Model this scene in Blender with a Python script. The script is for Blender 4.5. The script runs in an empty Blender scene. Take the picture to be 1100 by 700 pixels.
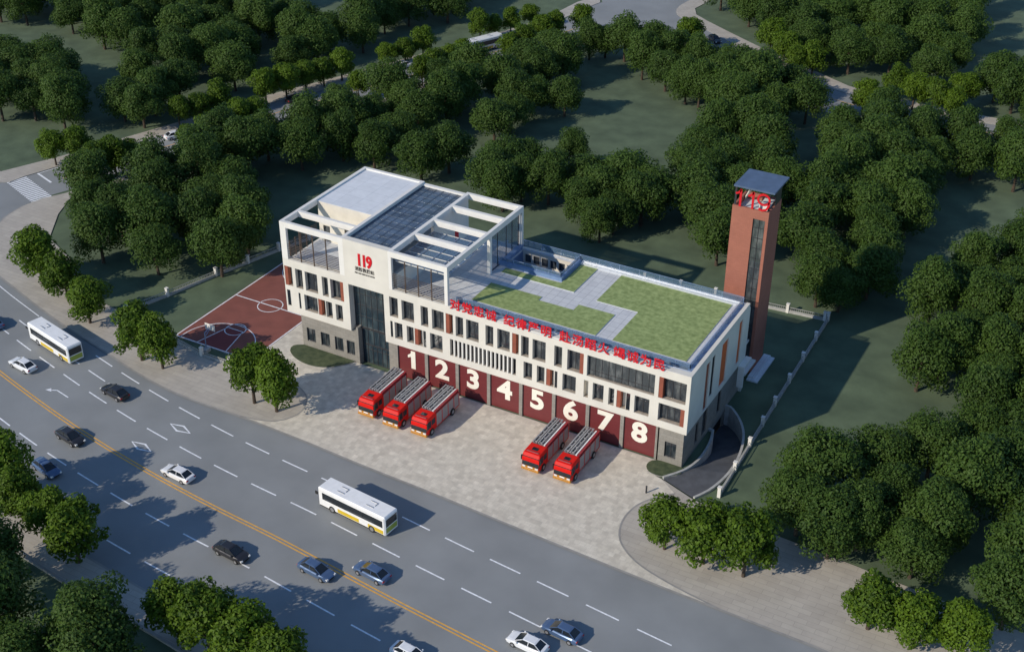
import bpy, math, random
import numpy as np
from mathutils import Vector, Matrix
from mathutils.geometry import tessellate_polygon
R = math.radians
random.seed(3)
rng = np.random.default_rng(11)
SC = bpy.context.scene
COL = SC.collection

# ------------------------------------------------------------------ materials
def new_mat(name):
    m = bpy.data.materials.new(name); m.use_nodes = True
    nt = m.node_tree; b = nt.nodes['Principled BSDF']
    return m, nt, b
def mat(name, c, rough=0.7, var=0.12, scale=2.0, metal=0.0, alpha=None, bump=0.0, detail=4.0, spec=None, c2=None, contrast=(0.35, 0.65)):
    m, nt, b = new_mat(name)
    b.inputs['Roughness'].default_value = rough
    b.inputs['Metallic'].default_value = metal
    if spec is not None: b.inputs['Specular IOR Level'].default_value = spec
    tc = nt.nodes.new('ShaderNodeTexCoord')
    n = nt.nodes.new('ShaderNodeTexNoise'); n.inputs['Scale'].default_value = scale; n.inputs['Detail'].default_value = detail
    nt.links.new(tc.outputs['Object'], n.inputs['Vector'])
    r = nt.nodes.new('ShaderNodeValToRGB')
    r.color_ramp.elements[0].position = contrast[0]; r.color_ramp.elements[1].position = contrast[1]
    lo = [x*(1-var) for x in c]; hi = [min(1, x*(1+var)) for x in c] if c2 is None else c2
    r.color_ramp.elements[0].color = (*lo, 1); r.color_ramp.elements[1].color = (*hi, 1)
    nt.links.new(n.outputs['Fac'], r.inputs['Fac']); nt.links.new(r.outputs['Color'], b.inputs['Base Color'])
    if bump:
        bp = nt.nodes.new('ShaderNodeBump'); bp.inputs['Strength'].default_value = bump; bp.inputs['Distance'].default_value = 0.05
        n2 = nt.nodes.new('ShaderNodeTexNoise'); n2.inputs['Scale'].default_value = scale*6; n2.inputs['Detail'].default_value = 6
        nt.links.new(tc.outputs['Object'], n2.inputs['Vector'])
        nt.links.new(n2.outputs['Fac'], bp.inputs['Height']); nt.links.new(bp.outputs['Normal'], b.inputs['Normal'])
    if alpha is not None: b.inputs['Alpha'].default_value = alpha
    return m
def tile_mat(name, c1, c2, mortar, bw, bh, rough=0.8, off=0.5, mott=0.25, msize=0.015, mscale=0.12, frame='XY', bump=0.0):
    """paving or masonry: brick pattern times two scales of mottling"""
    m, nt, b = new_mat(name)
    b.inputs['Roughness'].default_value = rough
    tc = nt.nodes.new('ShaderNodeTexCoord')
    vec = tc.outputs['Object']
    if frame != 'XY':
        sp = nt.nodes.new('ShaderNodeSeparateXYZ'); cb = nt.nodes.new('ShaderNodeCombineXYZ'); ad = nt.nodes.new('ShaderNodeMath')
        nt.links.new(vec, sp.inputs[0]); nt.links.new(sp.outputs['X'], ad.inputs[0]); nt.links.new(sp.outputs['Y'], ad.inputs[1])
        nt.links.new(ad.outputs[0], cb.inputs['X']); nt.links.new(sp.outputs['Z'], cb.inputs['Y'])
        vec = cb.outputs[0]
    br = nt.nodes.new('ShaderNodeTexBrick'); br.offset = off
    br.inputs['Color1'].default_value = (*c1, 1); br.inputs['Color2'].default_value = (*c2, 1); br.inputs['Mortar'].default_value = (*mortar, 1)
    br.inputs['Scale'].default_value = 1; br.inputs['Brick Width'].default_value = bw; br.inputs['Row Height'].default_value = bh
    br.inputs['Mortar Size'].default_value = msize; br.inputs['Bias'].default_value = 0
    nt.links.new(vec, br.inputs['Vector'])
    n = nt.nodes.new('ShaderNodeTexNoise'); n.inputs['Scale'].default_value = mscale; n.inputs['Detail'].default_value = 8; n.inputs['Roughness'].default_value = 0.65
    nt.links.new(tc.outputs['Object'], n.inputs['Vector'])
    mr = nt.nodes.new('ShaderNodeMapRange'); mr.inputs['From Min'].default_value = 0.3; mr.inputs['From Max'].default_value = 0.7
    mr.inputs['To Min'].default_value = 1-mott; mr.inputs['To Max'].default_value = 1+mott
    nt.links.new(n.outputs['Fac'], mr.inputs['Value'])
    mx = nt.nodes.new('ShaderNodeMix'); mx.data_type = 'RGBA'; mx.blend_type = 'MULTIPLY'; mx.inputs['Factor'].default_value = 1
    nt.links.new(br.outputs['Color'], mx.inputs['A']); nt.links.new(mr.outputs['Result'], mx.inputs['B'])
    nt.links.new(mx.outputs['Result'], b.inputs['Base Color'])
    return m
def leaf_mat(name, lo, hi):
    m, nt, b = new_mat(name)
    b.inputs['Roughness'].default_value = 0.6; b.inputs['Specular IOR Level'].default_value = 0.25
    tc = nt.nodes.new('ShaderNodeTexCoord'); n = nt.nodes.new('ShaderNodeTexNoise'); n.inputs['Scale'].default_value = 1.4; n.inputs['Detail'].default_value = 3
    nt.links.new(tc.outputs['Object'], n.inputs['Vector'])
    oi = nt.nodes.new('ShaderNodeObjectInfo')
    at = nt.nodes.new('ShaderNodeAttribute'); at.attribute_name = 'leafv'
    a1 = nt.nodes.new('ShaderNodeMath'); a1.operation = 'MULTIPLY_ADD'; a1.inputs[1].default_value = 0.5
    nt.links.new(at.outputs['Fac'], a1.inputs[0]); nt.links.new(n.outputs['Fac'], a1.inputs[2])
    a2 = nt.nodes.new('ShaderNodeMath'); a2.operation = 'MULTIPLY_ADD'; a2.inputs[1].default_value = 0.3
    nt.links.new(oi.outputs['Random'], a2.inputs[0]); nt.links.new(a1.outputs[0], a2.inputs[2])
    r = nt.nodes.new('ShaderNodeValToRGB'); r.color_ramp.elements[0].position = 0.5; r.color_ramp.elements[1].position = 1.25
    r.color_ramp.elements[1].position = 1.0
    r.color_ramp.elements[0].color = (*lo, 1); r.color_ramp.elements[1].color = (*hi, 1)
    nt.links.new(a2.outputs[0], r.inputs['Fac']); nt.links.new(r.outputs['Color'], b.inputs['Base Color'])
    # leaf normals lean outwards from the crown so clumps shade as rounded masses
    vn = nt.nodes.new('ShaderNodeVectorMath'); vn.operation = 'NORMALIZE'; nt.links.new(tc.outputs['Object'], vn.inputs[0])
    vt = nt.nodes.new('ShaderNodeVectorTransform'); vt.vector_type = 'NORMAL'; vt.convert_from = 'OBJECT'; vt.convert_to = 'WORLD'; nt.links.new(vn.outputs[0], vt.inputs[0])
    ge = nt.nodes.new('ShaderNodeNewGeometry'); vm = nt.nodes.new('ShaderNodeVectorMath'); vm.operation = 'MULTIPLY_ADD'; vm.inputs[1].default_value = (.45,.45,.45)
    nt.links.new(vt.outputs[0], vm.inputs[0]); nt.links.new(ge.outputs['Normal'], vm.inputs[2])
    v2 = nt.nodes.new('ShaderNodeVectorMath'); v2.operation = 'NORMALIZE'; nt.links.new(vm.outputs[0], v2.inputs[0]); nt.links.new(v2.outputs[0], b.inputs['Normal'])
    tr = nt.nodes.new('ShaderNodeBsdfTranslucent'); mx = nt.nodes.new('ShaderNodeMixShader'); mx.inputs[0].default_value = 0.30
    nt.links.new(r.outputs['Color'], tr.inputs['Color'])
    out = nt.nodes['Material Output']
    nt.links.new(b.outputs[0], mx.inputs[1]); nt.links.new(tr.outputs[0], mx.inputs[2]); nt.links.new(mx.outputs[0], out.inputs['Surface'])
    return m
def window_mat(name, dark, light, rough=0.06):
    """glazing: mostly dark room behind, some panes with pale blinds (varies by object)"""
    m, nt, b = new_mat(name)
    b.inputs['Roughness'].default_value = rough; b.inputs['Specular IOR Level'].default_value = 0.7
    tc = nt.nodes.new('ShaderNodeTexCoord'); n = nt.nodes.new('ShaderNodeTexNoise'); n.inputs['Scale'].default_value = 0.9; n.inputs['Detail'].default_value = 3
    sx = nt.nodes.new('ShaderNodeMapping'); sx.inputs['Scale'].default_value = (1.6, 1.6, 0.5)
    nt.links.new(tc.outputs['Object'], sx.inputs['Vector']); nt.links.new(sx.outputs[0], n.inputs['Vector'])
    r = nt.nodes.new('ShaderNodeValToRGB'); r.color_ramp.elements[0].position = 0.45; r.color_ramp.elements[1].position = 0.72
    r.color_ramp.elements[0].color = (*dark, 1); r.color_ramp.elements[1].color = (*light, 1)
    nt.links.new(n.outputs['Fac'], r.inputs['Fac']); nt.links.new(r.outputs['Color'], b.inputs['Base Color'])
    return m

WHITE = mat('facade_paint', (0.69, 0.655, 0.575), 0.75, 0.05, 0.35, bump=0.05)
WHITE2 = mat('beam_paint', (0.76, 0.735, 0.68), 0.7, 0.03, 0.8)
CREAM = mat('inner_render', (0.70, 0.65, 0.55), 0.8, 0.06, 0.8)
SILL = mat('sill_stone', (0.36, 0.31, 0.25), 0.85, 0.15, 1.5)
STONE = tile_mat('base_stone', (0.25, 0.235, 0.205), (0.29, 0.27, 0.235), (0.16, 0.15, 0.135), 0.9, 0.45, 0.8, 0.5, 0.12, 0.012, 0.5, 'XZ')
REDDOOR = tile_mat('door_enamel', (0.155, 0.028, 0.030), (0.165, 0.031, 0.032), (0.10, 0.020, 0.022), 9.0, 0.62, 0.45, 0.0, 0.06, 0.012, 0.8, 'XZ')
REDPANEL = mat('terracotta_panel', (0.27, 0.075, 0.042), 0.6, 0.12, 1.2)
ORANGE = mat('orange_panel', (0.62, 0.13, 0.035), 0.55, 0.08, 1.2)
NUM = mat('numeral_cream', (0.86, 0.82, 0.70), 0.5, 0.02, 2)
LETTER = mat('letter_red', (0.62, 0.010, 0.018), 0.4, 0.05, 3)
INK = mat('letter_dark', (0.04, 0.035, 0.03), 0.6, 0.1, 3)
FRAME = mat('window_metal', (0.055, 0.055, 0.06), 0.4, 0.1, 3, metal=0.3)
BROWN = mat('bronze_metal', (0.11, 0.075, 0.055), 0.5, 0.12, 3, metal=0.2)
PANE = window_mat('window_pane', (0.018, 0.026, 0.035), (0.12, 0.13, 0.13))
PANEB = window_mat('strip_window_pane', (0.045, 0.055, 0.06), (0.14, 0.15, 0.15))
ATRIUM = window_mat('atrium_glass', (0.02, 0.035, 0.045), (0.07, 0.095, 0.10), 0.04)
SKYGLASS = mat('skylight_glass', (0.11, 0.155, 0.22), 0.12, 0.4, 0.6, spec=0.8, alpha=0.62)
RAILGLASS = mat('railing_glass', (0.12, 0.20, 0.30), 0.08, 0.1, 0.5, spec=0.7, alpha=0.42)
CAPBLUE = mat('tower_cap_metal', (0.085, 0.125, 0.20), 0.5, 0.12, 0.8)
DECKGREY = mat('deck_plate', (0.27, 0.275, 0.285), 0.6, 0.2, 3, metal=0.2)
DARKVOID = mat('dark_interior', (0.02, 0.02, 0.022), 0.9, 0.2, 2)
ROOFSTONE = tile_mat('roof_paving', (0.55, 0.56, 0.57), (0.60, 0.61, 0.61), (0.36, 0.37, 0.39), 1.2, 1.2, 0.8, 0.0, 0.08, 0.03, 0.6)
ROOFSLAB = tile_mat('roof_membrane', (0.66, 0.68, 0.70), (0.70, 0.72, 0.74), (0.50, 0.53, 0.56), 3.0, 2.4, 0.7, 0.0, 0.07, 0.03, 0.8)
COPING = mat('coping_metal', (0.62, 0.65, 0.68), 0.35, 0.05, 2, metal=0.2)
RAILMETAL = mat('rail_metal', (0.26, 0.35, 0.50), 0.35, 0.1, 2, metal=0.4)
BLUEMETAL = mat('well_cladding', (0.17, 0.26, 0.42), 0.5, 0.15, 0.8)
TURF = mat('roof_turf', (0.23, 0.315, 0.095), 0.9, 0.3, 1.7, bump=0.7, detail=14, c2=(0.36, 0.44, 0.17), contrast=(0.25, 0.75))
GRASS = mat('meadow_grass', (0.080, 0.118, 0.068), 0.95, 0.25, 0.22, bump=0.6, detail=14, c2=(0.120, 0.168, 0.096), contrast=(0.25, 0.75))
BED = mat('bed_grass', (0.055, 0.08, 0.035), 0.95, 0.2, 1.2, bump=0.4, detail=10, c2=(0.085, 0.105, 0.05))
BRICK = tile_mat('tower_brick', (0.35, 0.125, 0.082), (0.385, 0.14, 0.092), (0.26, 0.105, 0.07), 0.5, 0.14, 0.85, 0.5, 0.10, 0.012, 0.4, 'XZ')
ASPHALT = mat('asphalt', (0.232, 0.244, 0.246), 0.85, 0.09, 0.13, bump=0.2, detail=14, c2=(0.278, 0.291, 0.293), contrast=(0.25, 0.75))
APRON = tile_mat('apron_stone', (0.54, 0.495, 0.41), (0.66, 0.61, 0.51), (0.54, 0.495, 0.42), 0.75, 0.75, 0.85, 0.5, 0.16, 0.02, 0.8)
WALK = tile_mat('sidewalk_stone', (0.41, 0.375, 0.325), (0.46, 0.425, 0.365), (0.35, 0.32, 0.28), 2.4, 0.8, 0.85, 0.5, 0.10, 0.03, 0.35)
KERB = mat('kerb_stone', (0.30, 0.29, 0.27), 0.8, 0.1, 1)
LINE = mat('road_paint_white', (0.80, 0.82, 0.84), 0.7, 0.14, 3, detail=8)
YLINE = mat('road_paint_yellow', (0.72, 0.38, 0.07), 0.7, 0.12, 2, detail=8)
COURTM = mat('court_acrylic', (0.225, 0.075, 0.055), 0.8, 0.10, 0.4, detail=8)
COURTK = mat('court_key_acrylic', (0.185, 0.042, 0.040), 0.8, 0.10, 0.4, detail=8)
CONC = mat('fence_concrete', (0.40, 0.40, 0.38), 0.8, 0.12, 1.5)
RAMPM = mat('ramp_asphalt', (0.085, 0.09, 0.10), 0.9, 0.15, 0.8)
BARK = mat('bark', (0.07, 0.05, 0.035), 0.95, 0.3, 3, bump=0.5)
LEAFW = leaf_mat('woodland_leaves', (0.026, 0.060, 0.009), (0.070, 0.128, 0.020))
LEAFS = leaf_mat('street_leaves', (0.034, 0.074, 0.004), (0.105, 0.180, 0.010))
TYRE = mat('tyre_rubber', (0.02, 0.02, 0.02), 0.9, 0.1, 5)
RIM = mat('wheel_rim', (0.45, 0.45, 0.46), 0.35, 0.1, 5, metal=0.6)
CARGLASS = mat('vehicle_glass', (0.015, 0.02, 0.025), 0.07, 0.1, 2, spec=0.7)
LAMPM = mat('lamp_lens', (0.75, 0.75, 0.72), 0.2, 0.03, 5)
TAIL = mat('tail_lens', (0.45, 0.02, 0.02), 0.25, 0.05, 5)
def paint(name, c, rough=0.28, metal=0.0): 
    m = mat(name, c, rough, 0.04, 1.5, metal=metal); m.node_tree.nodes['Principled BSDF'].inputs['Coat Weight'].default_value = 0.5; return m
CARWHITE = paint('car_paint_white', (0.78, 0.79, 0.80)); CARBLACK = paint('car_paint_black', (0.022, 0.021, 0.023)); CARBLUE = paint('car_paint_blue', (0.09, 0.15, 0.27), 0.3, 0.3)
FIRERED = paint('fire_engine_red', (0.66, 0.008, 0.004), 0.5); FIRERED.node_tree.nodes['Principled BSDF'].inputs['Coat Weight'].default_value = 0; FIRERED.node_tree.nodes['Principled BSDF'].inputs['Specular IOR Level'].default_value = .25; SHUTTER = tile_mat('roller_shutter', (0.36, 0.34, 0.34), (0.38, 0.36, 0.36), (0.22, 0.20, 0.20), 3.0, 0.12, 0.45, 0.0, 0.05, 0.015, 1.0, 'XZ')
AMBER = mat('bumper_amber', (0.50, 0.22, 0.03), 0.45, 0.25, 6); ALUM = mat('ladder_metal', (0.42, 0.43, 0.45), 0.4, 0.12, 2, metal=0.5)
BUSWHITE = paint('bus_paint_white', (0.88, 0.88, 0.86)); BUSYEL = paint('bus_stripe_yellow', (0.72, 0.50, 0.02)); LIME = paint('bus_rear_lime', (0.36, 0.42, 0.05))
MAROON = mat('dark_red_rail', (0.32, 0.02, 0.03), 0.4, 0.1, 3)

# ------------------------------------------------------------------ mesh helpers
ORG = Vector((0,0,0))      # base of the thing being built in world coordinates
class MB:
    def __init__(s): s.v = []; s.f = []; s.mi = []; s.mats = []
    def m(s, mt):
        if mt not in s.mats: s.mats.append(mt)
        return s.mats.index(mt)
    def add(s, vs, fs, mt):
        o = len(s.v); k = s.m(mt); s.v += [tuple(p) for p in vs]
        for f in fs: s.f.append(tuple(i+o for i in f)); s.mi.append(k)
        return s
    def box(s, x0, x1, y0, y1, z0, z1, mt):
        x0, x1 = sorted((x0, x1)); y0, y1 = sorted((y0, y1)); z0, z1 = sorted((z0, z1))
        v = [(x0,y0,z0),(x1,y0,z0),(x1,y1,z0),(x0,y1,z0),(x0,y0,z1),(x1,y0,z1),(x1,y1,z1),(x0,y1,z1)]
        return s.add(v, [(0,3,2,1),(4,5,6,7),(0,1,5,4),(1,2,6,5),(2,3,7,6),(3,0,4,7)], mt)
    def bevbox(s, x0, x1, y0, y1, z0, z1, b, mt):
        """box with chamfered vertical and top edges"""
        def ring(i, z): return [(x0+i,y0+b,z),(x0+b,y0+i,z),(x1-b,y0+i,z),(x1-i,y0+b,z),(x1-i,y1-b,z),(x1-b,y1-i,z),(x0+b,y1-i,z),(x0+i,y1-b,z)]
        v = ring(0, z0) + ring(0, z1-b) + [(min(max(x, x0+b), x1-b), min(max(y, y0+b), y1-b), z1) for x, y, z in ring(0, z1)]
        f = []
        for k in range(2):
            for i in range(8): f.append((k*8+i, k*8+(i+1)%8, k*8+8+(i+1)%8, k*8+8+i))
        f.append(tuple(range(7, -1, -1))); f.append(tuple(range(16, 24)))
        return s.add(v, f, mt)
    def beam(s, a, b, w, h, mt, up=(0,0,1)):
        a = Vector(a); b = Vector(b); d = (b-a).normalized(); up = Vector(up)
        if abs(d.dot(up)) > 0.99: up = Vector((1,0,0))
        r = d.cross(up).normalized(); u = r.cross(d).normalized()
        v = []
        for p in (a, b):
            for i, j in ((-1,-1),(1,-1),(1,1),(-1,1)): v.append(p + r*(i*w/2) + u*(j*h/2))
        return s.add(v, [(0,1,2,3),(7,6,5,4),(0,4,5,1),(1,5,6,2),(2,6,7,3),(3,7,4,0)], mt)
    def tube(s, a, b, r0, r1, mt, n=8, cap=True):
        a = Vector(a); b = Vector(b); d = (b-a).normalized(); up = Vector((0,0,1)) if abs(d.z) < 0.95 else Vector((1,0,0))
        r = d.cross(up).normalized(); u = r.cross(d)
        v = [p + (r*math.cos(t*2*math.pi/n) + u*math.sin(t*2*math.pi/n))*q for p, q in ((a, r0), (b, r1)) for t in range(n)]
        f = [(i, (i+1)%n, n+(i+1)%n, n+i) for i in range(n)]
        if cap: f += [tuple(range(n-1, -1, -1)), tuple(range(n, 2*n))]
        return s.add(v, f, mt)
    def poly(s, pts, z0, z1, mt, side=None, bottom=False, holes=()):
        """flat polygon (2D points) at z1 with skirt down to z0"""
        loops = [pts] + list(holes)
        flat = [p for l in loops for p in l]
        tris = tessellate_polygon([[Vector((p[0], p[1], 0)) for p in l] for l in loops])
        o = []
        for t in tris:
            a, b, c = (flat[i] for i in t)
            if (b[0]-a[0])*(c[1]-a[1])-(b[1]-a[1])*(c[0]-a[0]) < 0: t = (t[0], t[2], t[1])
            o.append(tuple(t))
        s.add([(p[0], p[1], z1) for p in flat], o, mt)
        if z1-z0 > 1e-6:
            n = len(pts)
            area = sum(pts[i-1][0]*pts[i][1]-pts[i][0]*pts[i-1][1] for i in range(n))
            q = pts if area > 0 else pts[::-1]
            v = [(p[0], p[1], z0) for p in q] + [(p[0], p[1], z1) for p in q]
            s.add(v, [(i, (i+1)%n, n+(i+1)%n, n+i) for i in range(n)], side or mt)
        return s
    def strip(s, a, b, za, zb, mt):
        """ribbon between two point lists of equal length"""
        n = len(a); v = [(*p, z) if len(p) == 2 else p for p, z in zip(a, za)] + [(*p, z) if len(p) == 2 else p for p, z in zip(b, zb)]
        return s.add(v, [(i, i+1, n+i+1, n+i) for i in range(n-1)], mt)
    def slab(s, u0, u1, z0, z1, holes, t, fn, mt, extra=()):
        """wall slab in (u,z) with rectangular openings; fn(u,d,z) -> xyz; extra: further solid rects"""
        rects = [(u0, u1, z0, z1)] + list(extra)
        us = sorted({a for r in rects+list(holes) for a in r[:2]}); zs = sorted({a for r in rects+list(holes) for a in r[2:]})
        def solid(i, j):
            if i < 0 or j < 0 or i >= len(us)-1 or j >= len(zs)-1: return False
            u = (us[i]+us[i+1])/2; z = (zs[j]+zs[j+1])/2
            return any(r[0]<u<r[1] and r[2]<z<r[3] for r in rects) and not any(h[0]<u<h[1] and h[2]<z<h[3] for h in holes)
        for i in range(len(us)-1):
            for j in range(len(zs)-1):
                if not solid(i, j): continue
                a, b, c, d = us[i], us[i+1], zs[j], zs[j+1]
                P = lambda u, q, z: fn(u, q, z)
                s.add([P(a,0,c),P(b,0,c),P(b,0,d),P(a,0,d)], [(0,1,2,3)], mt)
                s.add([P(a,t,c),P(b,t,c),P(b,t,d),P(a,t,d)], [(3,2,1,0)], mt)
                if not solid(i-1, j): s.add([P(a,0,c),P(a,0,d),P(a,t,d),P(a,t,c)], [(0,1,2,3)], mt)
                if not solid(i+1, j): s.add([P(b,0,c),P(b,t,c),P(b,t,d),P(b,0,d)], [(0,1,2,3)], mt)
                if not solid(i, j-1): s.add([P(a,0,c),P(a,t,c),P(b,t,c),P(b,0,c)], [(0,1,2,3)], mt)
                if not solid(i, j+1): s.add([P(a,0,d),P(b,0,d),P(b,t,d),P(a,t,d)], [(0,1,2,3)], mt)
        return s
    def xf(s, M):
        s.v = [tuple(M @ Vector(p)) for p in s.v]; return s
    def build(s, name, parent=None, smooth=False):
        me = bpy.data.meshes.new(name); me.from_pydata([(p[0]-ORG.x, p[1]-ORG.y, p[2]-ORG.z) for p in s.v], [], s.f)
        for m_ in s.mats: me.materials.append(m_)
        me.polygons.foreach_set('material_index', s.mi)
        if smooth: me.polygons.foreach_set('use_smooth', [True]*len(s.f))
        me.update()
        o = bpy.data.objects.new(name, me); COL.objects.link(o)
        if parent: o.parent = parent
        return o
def tag(o, label=None, cat=None, group=None, kind=None):
    if label: o['label'] = label
    if cat: o['category'] = cat
    if group: o['group'] = group
    if kind: o['kind'] = kind
    return o
def empty(name, loc=(0,0,0), rz=0.0, label=None, cat=None, group=None):
    o = bpy.data.objects.new(name, None); COL.objects.link(o); o.location = loc; o.rotation_euler = (0,0,rz); o.empty_display_size = 0.5
    return tag(o, label, cat, group)
def copy_tree(o, parent=None):
    c = o.copy(); COL.objects.link(c)
    if parent: c.parent = parent
    for ch in list(o.children): copy_tree(ch, c)
    return c
def text_obj(name, body, M, size, ext, mt, parent, bold=0.0, sx=1.0, align='CENTER'):
    c = bpy.data.curves.new(name, 'FONT'); c.body = body; c.size = size; c.extrude = ext; c.offset = bold; c.align_x = align; c.resolution_u = 4
    t = bpy.data.objects.new(name, c); COL.objects.link(t)
    me = bpy.data.meshes.new_from_object(t.evaluated_get(bpy.context.evaluated_depsgraph_get()))
    bpy.data.objects.remove(t); bpy.data.curves.remove(c)
    me.transform(M @ Matrix.Diagonal((sx, 1, 1, 1)))
    me.transform(Matrix.Translation(-ORG)); me.materials.clear(); me.materials.append(mt)
    o = bpy.data.objects.new(name, me); COL.objects.link(o); o.name = name
    if parent: o.parent = parent
    return o
FRONT = Matrix.Rotation(R(90), 4, 'X')     # text standing, facing -Y
def smoothline(pts, step=1.5):
    """Catmull-Rom through the points"""
    P = [Vector((*p, 0)) for p in pts]; P = [P[0]*2-P[1]] + P + [P[-1]*2-P[-2]]; out = []
    for i in range(1, len(P)-2):
        n = max(2, int((P[i+1]-P[i]).length/step))
        for k in range(n):
            t = k/n; a, b, c, d = P[i-1], P[i], P[i+1], P[i+2]
            q = 0.5*((2*b) + (c-a)*t + (2*a-5*b+4*c-d)*t*t + (3*b-a-3*c+d)*t**3); out.append((q.x, q.y))
    out.append(tuple(P[-2][:2])); return out
def offset(line, d):
    out = []
    for i, p in enumerate(line):
        a = Vector(line[max(0, i-1)]); b = Vector(line[min(len(line)-1, i+1)]); t = (b-a).normalized()
        out.append((p[0]-t.y*d, p[1]+t.x*d))
    return out
def arcpos(line):
    s = [0.0]
    for a, b in zip(line, line[1:]): s.append(s[-1]+math.dist(a, b))
    return s
def at_s(line, S, s):
    i = min(max(int(np.searchsorted(S, s))-1, 0), len(line)-2); t = (s-S[i])/(S[i+1]-S[i])
    return (line[i][0]+(line[i+1][0]-line[i][0])*t, line[i][1]+(line[i+1][1]-line[i][1])*t)
def ribbon(mb, line, w, z, mt, taper=None):
    mb.strip(offset(line, -w/2), offset(line, w/2), [z]*len(line), [z]*len(line), mt)

# ------------------------------------------------------------------ the setting
def struct(mb, name, label=None, cat=None):
    o = mb.build(name); tag(o, label, cat or name.replace('_', ' '), kind='structure'); return o
RAMP_OUT = smoothline([(65.9,-4.6),(67.0,-2.3),(67.8,1.5),(67.8,5.5),(67.2,9.0),(66.2,11.8),(64.8,14.0),(62.95,16.0)], 0.9)
RAMP_IN = smoothline([(61.2,-2.9),(62.9,-0.3),(63.7,2.4),(63.8,5.4),(63.5,7.9),(62.95,10.0)], 0.9)
RAMP_OUT.append((62.0,16.0)); RAMP_IN.append((62.0,10.0))
hole = RAMP_OUT + RAMP_IN[::-1]
g = MB(); g.poly([(-900,-700),(900,-700),(900,1300),(-900,1300)], -0.02, 0.0, GRASS, holes=[hole])
struct(g, 'ground', 'dark green meadow grass around the fire station and between the woods', 'ground')

YEL = smoothline([(-130,14),(-100,-2),(-75,-13.0),(-55,-20.0),(-43,-23.6),(-31.6,-26.7),(-22.8,-28.9),(-14.9,-30.7),(-7.8,-32.1),(-1.2,-33.2),(7.4,-34.4),(16,-35.3),(25.6,-36.1),(35.4,-37.2),(44.5,-38.2),(56.9,-39.4),(75,-41.2),(100,-43.5),(140,-46.5),(200,-51)], 1.5)
SY = arcpos(YEL)
NK = [(-69.3,13.0),(-69.0,10.0),(-67.9,6.6),(-65.2,2.2),(-61.5,-2.0),(-57.5,-5.2),(-53.4,-6.9),(-47.5,-8.7),(-42.1,-10.4),(-32.8,-13.0),(-22.2,-15.4),(-16.3,-16.9),(-8.7,-18.3),(-2.7,-18.75),(2.6,-18.7),(6.9,-18.6),(17.1,-18.9),(26,-19.4),(36.9,-19.8),(50.4,-20.5),(62.9,-21.1),(70.4,-21.4),(79.7,-21.6),(88.3,-21.9),(110,-23),(140,-25),(200,-30)]
NKs = smoothline(NK, 2.0)
SR_C = smoothline([(-82,2),(-73.8,20.0),(-66.3,43.0),(-56.8,72.0),(-46.4,99),(-34.2,131),(-25,158),(-20,178),(-16,240)], 3)
ER_C = smoothline([(-24,171),(-4,162.5),(8,153.5),(22,145),(39,135.8),(57,133.2),(76,133.2),(110,136),(170,140)], 3)
road = MB()
sk = offset(YEL, -15.2)
road.poly([p for p in YEL if p[0] > -120 and p[0] < 190][0:0] + sk + [(200,-28)] + [p for p in NKs[::-1]] + [(-69.3,16),(-82,16),(-130,40)], 0.0, 0.004, ASPHALT)
struct(road, 'road', 'wide grey asphalt road with painted lanes in front of the fire station', 'road')
r2 = MB(); ribbon(r2, SR_C, 10.8, 0.008, ASPHALT); struct(r2, 'side_road', 'two lane asphalt road running through the woods at the left', 'road')
r3 = MB(); ribbon(r3, ER_C, 9.4, 0.012, ASPHALT); struct(r3, 'back_road', 'asphalt road crossing behind the woods at the top right', 'road')
r4 = MB(); r4.poly([(-34,168),(-31,171),(-35,178),(-60,196),(-55,205),(-28,190),(-24,210),(-6,210),(-9,190),(-12.6,182),(-12.4,176),(-9.5,170.3),(-3,166),(-14,158),(-26,150),(-33,152)], 0.0, 0.016, ASPHALT)
struct(r4, 'junction', 'open asphalt junction beyond the woods at the top', 'road')

# pavements, 0.12 m above the road
HP = 0.12
pv = MB()
back = [(200,-20),(140,-12.5),(106,-8.5),(87.3,-7.0),(77,-6.3),(70.5,-5.2),(66.2,-5.0),(61.0,-3.05),(58.6,-2.4),(62.5,0.3),(2.1,0.3),(2.1,21),(-2.0,21),(-2.2,-6.6),(-2.2,-9.4),(-7.6,-9.6),(-16,-8.2),(-27.3,-5.9),(-33,-5.0),(-40,-1.6),(-48,3.2),(-56,6.6),(-61.5,14),(-64.5,20.0)]
pv.poly(NKs + back + [(-66.6,20.8),(-68.6,17.2)], 0.0, HP, WALK, KERB)
struct(pv, 'sidewalk', 'pale stone sidewalk along the north kerb of the road', 'sidewalk')
ap = MB()
arcL = smoothline([(3.0,-18.75),(7.4,-18.2),(10.6,-17.0),(12.1,-14.4),(11.6,-11.8),(9.6,-9.6),(5.0,-8.0),(-2.2,-7.6)], 0.8)
arcR = smoothline([(76,-21.5),(69.5,-20.4),(64.6,-18.9),(61.4,-16.4),(60.1,-13.0),(60.4,-9.4),(62.1,-6.4),(63.6,-5.0)], 0.8)
kfront = [p for p in NKs if 3.2 < p[0] < 75.8]
ap.poly(arcL[::-1] + kfront + arcR + [(61.0,-3.1),(58.6,-2.5),(62.4,0.2),(2.2,0.2),(2.2,20.9),(-1.9,20.9)], HP, HP+0.004, APRON)
struct(ap, 'forecourt', 'pale paved forecourt in front of the eight red garage doors', 'forecourt')
kb = MB(); ribbon(kb, arcL, 0.22, HP+0.02, KERB); ribbon(kb, arcR, 0.22, HP+0.02, KERB)
ribbon(kb, NKs, 0.3, HP+0.008, KERB)
struct(kb, 'kerb', 'thin grey kerb line edging forecourt and sidewalk', 'kerb')
sw = MB(); a = offset(YEL, -15.0); b = offset(YEL, -19.4)
sw.poly(a + b[::-1], 0.0, HP, WALK, KERB); struct(sw, 'south_sidewalk', 'stone sidewalk along the near kerb of the road', 'sidewalk')
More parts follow.
